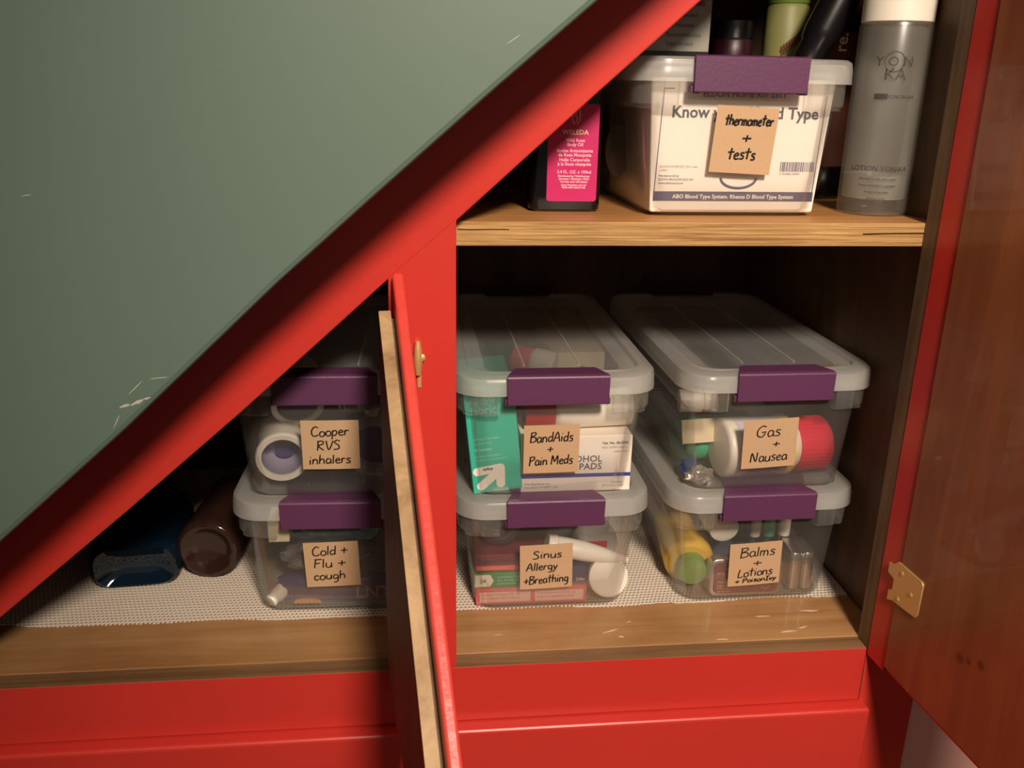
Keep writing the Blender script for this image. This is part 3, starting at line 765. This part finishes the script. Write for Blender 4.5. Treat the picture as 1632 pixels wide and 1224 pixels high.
# --- BandAids + pain meds
FU = UZ+.0022; FL = LZ+.0022
t = carton('bandage_box', 'teal bandage box with a white arrow in the topmost middle bin', .0480, .11, .103, TEAL, (.0530, .0930, FU+.0007), (0, -.105, 0))
bm = bmesh.new()
def cap_line(bm, a, b, r, mi=0):
    d = math.atan2(b[1]-a[1], b[0]-a[0]); pts = []
    for i in range(9): q = d+PI/2+PI*i/8; pts.append((a[0]+r*math.cos(q), a[1]+r*math.sin(q)))
    for i in range(9): q = d-PI/2+PI*i/8; pts.append((b[0]+r*math.cos(q), b[1]+r*math.sin(q)))
    return pts
for k, (a, b) in enumerate((((.0080, .0070), (.0275, .0220)), ((.0055, .0225), (.0280, .0245)), ((.0280, .0245), (.0270, .0080)))):
    prism(bm, cap_line(bm, a, b, .0042), -.00020-.00004*k, .0001, XZ)
obj('printed_arrow', bm, WHITEP, t)
PT = mat('pale_teal_print', srgb(150, 222, 204), .6)
prints(t, [('flexible', .0085, .0045, .0910, PT, .0001, 'LEFT'), ('fabric', .0115, .0045, .0810, PT, .0002, 'LEFT'), ('adhesive bandages', .0034, .0050, .0550, PT, 0, 'LEFT'), ('assorted sizes', .0030, .0050, .0505, PT, 0, 'LEFT'),
           ('60 bandages', .0034, .0050, .0440, PT, .0001, 'LEFT'), ('for wound protection', .0028, .0050, .0375, PT, 0, 'LEFT'), ('compare to national brand', .0028, .0050, .0335, PT, 0, 'LEFT'), ('up&up', .0038, .0110, .0235, OLIVE, .0002, 'LEFT')])
t = carton('alcohol_pads_box', 'white alcohol pads box with a blue stripe in the topmost middle bin', .1080, .055, .0575, WHITEP, (.0985, .0930, FU+.0005), (0, 0, .01))
bars(t, [(0, .108, .0150, .0188, BLUEP)])
prints(t, [('ALCOHOL', .0095, .0790, .0310, GREYP, .0001, 'RIGHT'), ('PREP PADS', .0095, .0790, .0230, GREYP, .0001, 'RIGHT'), ('Cat. No. 58-5500', .0036, .1040, .0490, GREYP, .0001, 'RIGHT'), ('NDC 67391-0201-1', .0032, .1040, .0445, GREYL, 0, 'RIGHT'), ('Latex Free', .0032, .1040, .0405, GREYL, 0, 'RIGHT'),
           ('First Experience, Inc.', .0030, .0035, .0080, GREYP, 0, 'LEFT'), ('Woodland, MI 48897, USA', .0030, .0035, .0045, GREYL, 0, 'LEFT'), ('Contents:', .0030, .1010, .0080, GREYP, 0, 'RIGHT'), ('200 Medium Pads', .0030, .1010, .0045, GREYL, 0, 'RIGHT')])
def pill_bottle(name, label, p0, p1, r, mbody, mcap, caplen, cat='bottle', capr=1.0, mlabel=None):
    t = thing(name, label, cat, p0); L_ = (Vector(p1)-Vector(p0)).length
    q = (Vector(p1)-Vector(p0)).to_track_quat('Z', 'Y'); t.rotation_mode = 'XYZ'; t.rotation_euler = q.to_euler()
    b = L_-caplen
    bm = bmesh.new(); lathe(bm, [(r*.80, 0), (r*.93, .0006), (r*.99, r*.08), (r, r*.18), (r, b-r*.30), (r*.97, b-r*.20), (r*.88, b-r*.08), (r*.82, b)], 40); obj('body', bm, mbody, t, smooth=50)
    bm = bmesh.new(); lathe(bm, [(r*.86*capr, b+.0003), (r*.90*capr, b+.001), (r*.90*capr, L_-r*.10), (r*.84*capr, L_-r*.02), (r*.70*capr, L_)], 40)
    obj('cap', bm, mcap, t, smooth=40)
    if mlabel:
        bm = bmesh.new(); lathe(bm, [(r*1.004, r*.35), (r*1.012, r*.36), (r*1.012, b-r*.45), (r*1.004, b-r*.44)], 40, cap=False); obj('label', bm, mlabel, t, smooth=50)
    return t
pill_bottle('ointment_bottle', 'white rounded bottle with a red cap lying on the alcohol pads box', (.209, .122, FU+.0575+.0205), (.102, .118, FU+.0575+.0185), .0185, WHITE, REDD, .030)
pill_bottle('pill_bottle', 'clear pill bottle with a pink-red cap near the lid of the middle stack', (.1460, .2050, UZ+.0955), (.103, .222, UZ+.1015), .0155, mat('pale_bottle', srgb(214, 204, 192), .4), REDC, .020)
t = carton('white_carton', 'plain cream carton behind the alcohol pads under the lid', .058, .11, .100, CREAM, (.1470, .2300, FU+.0005), (0, 0, .03))
t = thing('nail_clipper', 'small dark grey clipper resting under the lid of the middle stack', 'clipper', (.1700, .2020, UZ+.088), .5)
bm = bmesh.new(); box(bm, -.012, .012, -.004, .004, 0, .003); obj('blade', bm, SLATE, t, bevel=.001)
bm = bmesh.new(); box(bm, -.012, .010, -.0035, .0035, .0035, .006, mx=T((0, 0, 0), (0, -.15, 0))); obj('lever', bm, GREYP, t, bevel=.001)

# --- Sinus
z0 = FL+.0005
t = carton('flat_pink_box', 'long flat pink medicine box lying at the bottom of the Sinus bin', .1135, .062, .0170, PINKC, (.0560, .0955, z0), (0, 0, 0))
bars(t, [(.0035, .0555, .0025, .0140, PALEP), (.0600, .1100, .0025, .0140, PALEP)])
prints(t, [('Acetaminophen 500 mg', .0040, .006, .0103, PINKC, 0, 'LEFT'), ('pain reliever fever reducer', .0036, .006, .0062, PINKC, 0, 'LEFT'), ('Phenylephrine HCl 5 mg', .0040, .062, .0103, PINKC, 0, 'LEFT'), ('nasal decongestant caplets', .0036, .062, .0062, PINKC, 0, 'LEFT')])
t = carton('green_allergy_box', 'flat green and white medicine box on the long pink box', .0850, .055, .0155, GREENC, (.0545, .0985, z0+.0178), (0, 0, .01))
bm = bmesh.new(); prism(bm, [(.0005, .001), (.016, .001), (.0195, .0077), (.016, .0145), (.0005, .0145)], -.0002, .0001, XZ); obj('printed_hexagon', bm, WHITEP, t)
prints(t, [('Loratadine Tablets', .0036, .023, .0105, PT, 0, 'LEFT'), ('non drowsy 24 hour', .0036, .023, .0068, PT, 0, 'LEFT'), ('antihistamine', .0036, .023, .0030, PT, 0, 'LEFT'), ('24', .0060, .0055, .0055, GREENC, .0002, 'LEFT')])
t = carton('maroon_medicine_box', 'flat maroon medicine box topmost on the green box', .0800, .050, .0190, MAROON, (.0550, .1010, z0+.0342), (0, 0, .0))
bars(t, [(.001, .044, .0018, .0070, PINKC)])
prints(t, [('Acetaminophen', .0048, .003, .0032, ORANGE, .0001, 'LEFT'), ('Daytime Severe', .0058, .003, .0100, NAVY, .0001, 'LEFT')])
t = carton('navy_medicine_box', 'dark navy medicine box behind the white round cap', .0270, .06, .0200, NAVY, (.1415, .1000, z0+.0175), (0, 0, -.02))
prints(t, [('24hr', .0050, .0170, .0040, PALEP, 0, 'LEFT')])
t = thing('inhaler_mask', 'clear plastic domed mask resting on the maroon box in the Sinus bin', 'mask', (.0815, .1260, z0+.0800))
bm = bmesh.new(); lathe(bm, [(.0005, -.0262), (.008, -.0255), (.016, -.020), (.0225, -.010), (.0245, 0), (.0275, .001), (.0275, .0020), (.0235, .0010)], 36); obj('dome', bm, CLR, t, smooth=60)
bm = bmesh.new(); lathe(bm, [(.0275, .001), (.0290, .0022), (.0275, .0034), (.0262, .0022)], 36, cap=False); obj('rim', bm, CLR, t, smooth=60)
t = thing('round_pill_jar', 'squat white jar tipped towards the viewer at the right of the Sinus bin', 'jar', (.1920, .1090, z0+.0205)); t.rotation_euler = (PI/2-.36, 0, .06)
bm = bmesh.new(); lathe(bm, [(.0200, 0), (.0208, .001), (.0208, .009), (.0198, .010), (.0180, .0100), (.0172, .0092), (.001, .0092)], 40); obj('cap', bm, WHITE, t, smooth=30)
bm = bmesh.new(); lathe(bm, [(.0165, -.013), (.0178, -.012), (.0178, -.0005), (.0165, 0)], 40); obj('body', bm, WHITE, t, smooth=40)
t = thing('nasal_dropper', 'white tapering nasal spray nozzle lying across the right side of the Sinus bin', 'nozzle', (.1380, .1110, z0+.0560))
bm = bmesh.new(); mxx = along((0, 0, 0), (.074, 0, -.0190))
lathe(bm, [(.010, 0), (.0108, .001), (.0104, .030), (.0085, .048), (.0058, .066), (.0045, .075), (.0030, .0780)], 32, mx=mxx); obj('body', bm, WHITE, t, smooth=60)
bm = bmesh.new(); lathe(bm, [(.0110, -.010), (.0118, -.009), (.0118, -.001), (.0108, 0)], 32, mx=mxx); obj('collar', bm, WHITE, t, smooth=40)
t = thing('grey_tin_lid', 'round pale grey tin with a red mark standing behind the white nozzle', 'tin', (.1880, .158, z0+.0330)); t.rotation_euler = (PI/2-.25, 0, 0)
bm = bmesh.new(); lathe(bm, [(.0245, -.014), (.0255, -.013), (.0255, .0005), (.0245, .0015), (.0235, .0010), (.001, .0010)], 40); obj('body', bm, mat('pale_grey_plastic', srgb(182, 176, 166), .5), t, smooth=35)
bm = bmesh.new(); box(bm, -.012, .014, -.006, .001, .0011, .0014); obj('red_mark', bm, REDC, t)

# --- Gas + nausea
z0 = FU+.0005
t = pill_bottle('antacid_bottle', 'large white tablet bottle with a red cap lying in the Gas bin', (.3030, .1215, z0+.0312), (.4170, .1330, z0+.0300), .0305, WHITE, REDC, .036, mlabel=mat('antacid_label', srgb(214, 204, 206), .5, var=.15, scale=120))
lab = [c for c in t.children if c.name.startswith('label')][0]
bm = bmesh.new()
random.seed(5)
for i in range(22):   # printed stripes and blocks round the label
    a = -2.9+i*.075; z1_ = random.uniform(.014, .022); z2_ = random.uniform(.045, .064)
    for k in range(1):
        r_ = .0311
        q = [(r_*math.cos(a), r_*math.sin(a)), (r_*math.cos(a+.03), r_*math.sin(a+.03))]
        vs = [bm.verts.new((x, y, z)) for (x, y) in q for z in (z1_, z2_)]
        f = bm.faces.new((vs[0], vs[2], vs[3], vs[1])); f.material_index = i % 4
obj('printing', bm, [NAVY, GREYL, PINKC, NAVY], lab)
bm = bmesh.new(); lathe(bm, [(.03095, .0620), (.0311, .0625), (.0311, .0700), (.03095, .0705)], 40, cap=False); obj('yellow_band', bm, mat('pale_yellow_print', srgb(232, 216, 110), .5), lab, smooth=50)
bm = bmesh.new()
for i in range(40):
    a = 2*PI*i/40; box(bm, -.0006, .0006, -.0004, .0004, .0830, .1120, mx=Matrix.Rotation(a, 4, 'Z') @ Matrix.Translation((.0275, 0, 0)))
obj('ribs', bm, REDC, [c for c in t.children if c.name.startswith('cap')][0])
pill_bottle('green_bottle', 'green bottle with a cream label lying at the left of the Gas bin', (.3500, .1800, z0+.0245), (.2720, .1620, z0+.0245), .0235, MINT, mat('bottle_green_cap', srgb(60, 120, 84), .4), .012, mlabel=None)
bm = bmesh.new(); box(bm, -.0165, .0145, -.0002, .0003, -.010, .010)
t = thing('folded_leaflet', 'cream folded leaflet resting against the green bottle', 'leaflet', (.2870, .1365, z0+.0430), -.05)
bm = bmesh.new(); box(bm, -.018, .018, 0, .0012, -.0120, .0120, mx=T((0, 0, 0), (-.15, -.08, 0))); obj('sheet', bm, CREAM, t)
bm = bmesh.new(); box(bm, -.018, .018, .0016, .0026, -.0110, .0125, mx=T((0, 0, 0), (-.15, -.08, 0))); obj('folded_sheet', bm, WHITEP, t)
def crumple(name, label, cat, c, s, m, seed, amp=.3, sub=3, group=None):
    random.seed(seed); bm = bmesh.new(); bmesh.ops.create_icosphere(bm, subdivisions=sub, radius=1)
    from mathutils import noise
    for v in bm.verts:
        n = noise.noise(v.co*1.7+Vector((seed, 0, 0)))+.5*noise.noise(v.co*4+Vector((0, seed, 0)))+.25*abs(noise.noise(v.co*9))
        v.co *= 1+amp*n; v.co = Vector((v.co.x*s[0], v.co.y*s[1], v.co.z*s[2]))
    o = obj(name, bm, m); o.location = c
    return tag(o, label, cat, group)
crumple('foil_packet', 'crumpled silver foil packet at the lower left of the Gas bin', 'packet', (.2790, .1030, z0+.0100), (.013, .007, .0080), FOIL, 4, .45)
crumple('blue_wrapper', 'small crumpled blue wrapper behind the foil packet', 'wrapper', (.2740, .1200, z0+.0120), (.009, .008, .010), mat('blue_film', srgb(52, 84, 140), .25, bump=.6), 9, .4)
pill_bottle('white_vial', 'small white ribbed vial high at the left of the Gas bin', (.2660, .1500, z0+.0720), (.305, .1450, z0+.0735), .0120, WHITE, WHITE, .014)
carton('cream_carton', 'small cream carton upright behind the antacid bottle', .030, .030, .082, CREAM, (.3300, .1900, z0), (0, 0, .1))
t = thing('slate_pouch', 'slate grey zip pouch under the lid of the topmost right bin', 'pouch', (.3270, .1300, z0+.0010))
bm = bmesh.new()
loft(bm, [[(x+.022, y+.063, z) for x, y in rrect(.0240-a, .062-a, .008, 4)] for a, z in ((.004, .0825), (0, .087), (0, .106), (.003, .1085), (.006, .1095))]); obj('body', bm, SLATE, t, smooth=50)
bm = bmesh.new(); tube(bm, [(.022, .010, .1105), (.022, .115, .1105)], .0012, 6); obj('zip', bm, GREYP, t)

# --- Balms + lotions
z0 = FL+.0005
t = pill_bottle('yellow_bottle', 'yellow bottle with a lime green cap lying with its cap towards the viewer', (.2960, .2150, z0+.0275), (.2835, .1080, z0+.0205), .0265, YELL, LIME, .016, capr=.66)
bm = bmesh.new(); lathe(bm, [(.0175, .0800), (.0185, .0805), (.0185, .0860), (.0160, .0865)], 32); obj('neck_ring', bm, OLIVE, t, smooth=40)
t = thing('maroon_tin', 'rectangular tin with maroon lettered face standing at the front of the Balms bin', 'tin', (.3365, .0945, z0+.0210)); t.rotation_euler = (-.06, 0, 0)
bm = bmesh.new()
loft(bm, [[(x, q, z) for x, z in rrect(.0385-a, .0205-a, .008-a*.5, 5)] for a, q in ((.0015, 0), (0, .001), (0, .013), (.0015, .014))]); obj('tin_body', bm, SILV, t, smooth=40)
bm = bmesh.new(); prism(bm, rrect(.0350, .0175, .006, 5), -.0003, .0002, XZ); fc = obj('printed_face', bm, MAROON, t)
bm = bmesh.new(); LPk = mat('tin_print', srgb(206, 150, 140), .6)
for s, sz, x, z in (('Honey & Tea Tree', .0058, -.031, -.0075), ('and Lavender', .0045, -.031, -.0035), ('soothing balm', .0030, -.031, -.0110), ('for dry skin', .0030, -.031, -.0145), ('net wt 2 oz', .0040, -.031, .006), ('handmade', .0040, -.022, .011)):
    text_bm(bm, s, sz, face(x, -.0005, z, PI), 'RIGHT', 0, .0001)
tube(bm, [(.0215+.0045*math.cos(q), -.0005, -.0095+.0040*math.sin(q)) for q in [PI+i*PI/10 for i in range(11)]], .0004, 5, flat=.4)
tube(bm, [(.0215+.0025*math.cos(q), -.0005, -.0075+.0020*math.sin(q)) for q in [i*2*PI/10 for i in range(11)]], .0004, 5, flat=.4)
obj('printing', bm, LPk, fc)
for k, (x, lb) in enumerate(((.3925, 'left one of two slim silver tins standing together in the Balms bin'), (.4060, 'right one of two slim silver tins standing against the bin wall'))):
    t = thing('silver_tin', lb, 'tin', (x, .1010, z0), -.04, 'silver tins in the Balms bin')
    bm = bmesh.new(); loft(bm, [[(x_, y_+.019, z) for x_, y_ in rrect(.0064-a, .0190-a, .0045, 5)] for a, z in ((.001, 0), (0, .001), (0, .030), (.0006, .0305))]); obj('body', bm, SILV, t, smooth=40)
    bm = bmesh.new(); loft(bm, [[(x_, y_+.019, z) for x_, y_ in rrect(.0067-a, .0193-a, .0045, 5)] for a, z in ((0, .0308), (0, .0400), (.0012, .0425), (.003, .0430))]); obj('cap', bm, SILV, t, smooth=40)
t = thing('white_tube', 'fat white lotion tube lying high behind the Balms card', 'tube', (.3160, .1280, z0+.0680)); t.rotation_euler = (.1, .1, 0)
bm = bmesh.new(); loft(bm, [[(x, q, z) for x, z in rrect(.0185, hz, hz, 6)] for q, hz in ((0, .0150), (.03, .0150), (.08, .009), (.11, .002))]); obj('body', bm, WHITE, t, smooth=60)
bm = bmesh.new(); lathe(bm, [(.0145, 0), (.0155, .001), (.0155, .012), (.0140, .013)], 32, mx=T((0, -.0005, 0), (PI/2, 0, 0))); obj('cap', bm, WHITE, t, smooth=40)
t = thing('dark_pouch', 'dark blue-grey cloth pouch filling the back of the Balms bin', 'pouch', (.3050, .150, z0+.001))
bm = bmesh.new(); loft(bm, [[(x+.050, y+.05, z) for x, y in rrect(.0480-a, .036-a, .010, 4)] for a, z in ((.003, 0), (0, .004), (.002, .040), (.008, .046))]); obj('body', bm, SLATE, t, smooth=50)
bm = bmesh.new(); tube(bm, [(.008, .05, .0475), (.09, .05, .0475)], .0013, 6); obj('zip', bm, GREYP, t)
for k, (x, m, lb) in enumerate(((.3490, NAVY, 'navy lip balm stick standing at the top of the Balms bin'), (.3600, WHITE, 'white lip balm stick standing next to the navy one'), (.3760, MINT, 'green lip balm stick among the Balms bin sticks'), (.3930, WHITE, 'white lip balm stick nearest the right wall of the Balms bin'))):
    t = thing('lip_balm', lb, 'lip balm', (x, .1420, z0+.044 if k < 9 else 0), 0, 'lip balm sticks')
    bm = bmesh.new(); lathe(bm, [(.0060, .0), (.0065, .001), (.0065, .030), (.006, .0305)], 20); obj('body', bm, m, t, smooth=40)
    bm = bmesh.new(); lathe(bm, [(.0062, .0308), (.0067, .0315), (.0067, .052), (.006, .053)], 20); obj('cap', bm, m, t, smooth=40)

# --- Cooper / inhalers
z0 = FU+.0005
def spacer(loc, rot, label):
    t = thing('spacer_tube', label, 'tube', loc, 0, 'white spacer tubes'); t.rotation_euler = rot
    bm = bmesh.new(); lathe(bm, [(.0195, .001), (.0245, 0), (.0255, .0015), (.0255, .0045), (.0243, .0055), (.0243, .0095), (.0236, .012), (.0236, .050), (.0190, .050)], 44, cap=False)
    loft_r = [(.0190, .050), (.0190, .012), (.0195, .001)]
    lathe(bm, loft_r, 44, cap=False); obj('body', bm, WHITE, t, smooth=35)
    bm = bmesh.new(); lathe(bm, [(.0187, .003), (.0186, .030), (.0150, .034), (.0080, .030), (.001, .028)], 44, cap=False); obj('inner_sleeve', bm, LAV, t, smooth=50)
    bm = bmesh.new(); prism(bm, [(x*1.0, y*1.0) for x, y in rrect(.0095, .0130, .0085, 6, .002, 0)], .0260, .0275, lambda p, q: (p[0], p[1], q)); obj('valve', bm, INDIGO, t)
    return t
spacer((-.1290, .1130, z0+.0335), (-PI/2+.10, 0, .12), 'white spacer ring with lavender lining at the front of the topmost left bin')
spacer((-.1150, .1350, z0+.0770), (-PI/2+.45, 0, .15), 'white spacer ring tilted above the other one in the topmost left bin')
t = thing('clear_tubing', 'coil of clear plastic tubing behind the Cooper card', 'tubing', (-.0420, .1250, z0+.0330))
bm = bmesh.new(); tube(bm, [(.026*math.cos(q)*(1+.05*math.sin(q*.37)), .012*q/6.28, .028*math.sin(q)) for q in [i*PI/14 for i in range(85)]], .0024, 8); obj('coil', bm, CLR, t, smooth=60)
bm = bmesh.new(); lathe(bm, [(.003, 0), (.0036, .001), (.0036, .016), (.0028, .017)], 16, mx=along((.026, 0, 0), (.030, 0, .02))); obj('connector', bm, WHITE, t, smooth=40)
t = thing('clear_cup', 'clear plastic nebulizer cup high in the topmost left bin', 'cup', (-.0640, .1450, z0+.0700))
bm = bmesh.new(); lathe(bm, [(.004, 0), (.014, .002), (.018, .012), (.0185, .030), (.0200, .032), (.0190, .033), (.0175, .030), (.0170, .012), (.0130, .0035)], 32, cap=False); obj('cup', bm, CLR, t, smooth=50)
bm = bmesh.new(); lathe(bm, [(.0205, .0335), (.0210, .034), (.0205, .038), (.006, .040), (.006, .046), (.004, .046)], 32, cap=False); obj('lid', bm, CLR, t, smooth=50)
t = thing('dark_inhaler', 'dark indigo inhaler lying at the right of the topmost left bin', 'inhaler', (-.0250, .1650, z0+.0010), .1)
bm = bmesh.new(); loft(bm, [[(x-.020, y+.02, z) for x, y in rrect(.0260-a, .0160-a, .010, 5)] for a, z in ((.003, 0), (0, .003), (0, .046), (.004, .050))]); obj('body', bm, INDIGO, t, smooth=50)
bm = bmesh.new(); lathe(bm, [(.0100, .0505), (.0105, .051), (.0105, .058), (.008, .060)], 24, mx=T((-.020, .02, 0))); obj('canister', bm, SILV, t, smooth=40)

# --- Cold + flu
z0 = FL+.0005
crumple('blue_film_bag', 'crumpled teal plastic bag filling the top of the Cold bin', 'bag', (-.0830, .2050, z0+.0690), (.058, .080, .023), BAG, 2, .30, 5)
t = thing('lozenge_packet', 'indigo lozenge packet with an orange oval lying along the Cold bin floor', 'packet', (-.0900, .1050, z0+.0015), -.035)
bm = bmesh.new()
loft(bm, [[(q, y+.010, z+.015) for y, z in rrect(hy, hz, min(hy, hz)*.8, 5)] for q, hy, hz in ((-.0520, .002, .012), (-.046, .008, .0135), (-.02, .0095, .0150), (.03, .0095, .0150), (.060, .008, .0140), (.064, .002, .012))]); obj('body', bm, INDIGO, t, smooth=50)
bm = bmesh.new(); text_bm(bm, 'LNT', .0190, face(.0610, .0004, .0070), 'RIGHT', 0, .0004); text_bm(bm, 'soother', .0055, face(.0560, .0002, .0015), 'RIGHT', 0, .0001)
obj('printing', bm, mat('grey_lilac_print', srgb(150, 146, 160), .5), t)
bm = bmesh.new(); prism(bm, [(-.0225+.014*math.cos(q), .0025+.0055*math.sin(q)) for q in [i*PI/12 for i in range(13)]], -.0010, .0030, XZ); obj('orange_oval', bm, ORANGE, t)
pill_bottle('white_dropper', 'small white rounded nozzle at the lower left of the Cold bin', (-.1330, .1180, z0+.0180), (-.1480, .1020, z0+.0095), .0075, WHITE, WHITE, .006)
carton('cough_sachet_box', 'small cream box in the upper left corner of the Cold bin', .020, .030, .024, CREAM, (-.1460, .1040, z0+.0740), (0, 0, 0))
crumple('grey_wrapper', 'crumpled grey-brown wrapper in the middle of the Cold bin', 'wrapper', (-.0950, .1450, z0+.0420), (.045, .030, .013), mat('grey_brown_film', srgb(110, 100, 94), .25, var=.2, scale=50, bump=1), 12, .35, 4)

# --- bottles lying at the far left
def lying_bottle(name, label, cat, loc, rz, sections, m, mcap, capm):
    t = thing(name, label, cat, loc, rz); bm = bmesh.new()
    loft(bm, [[(x, q, z) for x, z in rrect(hx, hz, min(hx, hz)*rf, 8, 0, cz)] for q, hx, hz, rf, cz in sections]); obj('body', bm, m, t, smooth=60)
    q = sections[-1][0]; cz = sections[-1][4]; bm = bmesh.new(); lathe(bm, [(mcap*.94, 0), (mcap, .001), (mcap, .022), (mcap*.9, .024)], 30, mx=T((0, q+.0004, cz), (-PI/2, 0, 0))); obj('cap', bm, capm, t, smooth=40)
    return t
lying_bottle('blue_bottle', 'dark blue flat bottle lying on the liner at the far left', 'bottle', (-.2920, .1560, -.5070), .10,
  [(.0105, .016, .006, .9, .0240), (.0080, .026, .012, .9, .0240), (.003, .034, .0170, .85, .0242), (0, .0395, .0205, .8, .0245), (.004, .0430, .0235, .75, .0245), (.012, .0445, .0245, .75, .0248), (.12, .0445, .0245, .8, .0248), (.145, .036, .021, .9, .0248), (.165, .016, .0155, 1, .0248), (.172, .0130, .013, 1, .0248)], BLUEG, .0150, BLACK)
lying_bottle('brown_bottle', 'round brown bottle lying on the liner against the left stack of bins', 'bottle', (-.2210, .1680, -.5070), -.10,
  [(.010, .012, .012, 1, .0345), (.006, .021, .021, 1, .0345), (0.0005, .0265, .0265, 1, .0345), (0, .0285, .0285, 1, .0345), (.003, .0325, .0325, 1, .0345), (.009, .0338, .0338, 1, .0345), (.12, .0338, .0338, 1, .0345), (.14, .025, .025, 1, .0345), (.152, .014, .014, 1, .0345)], BROWNG, .0155, BLACK)
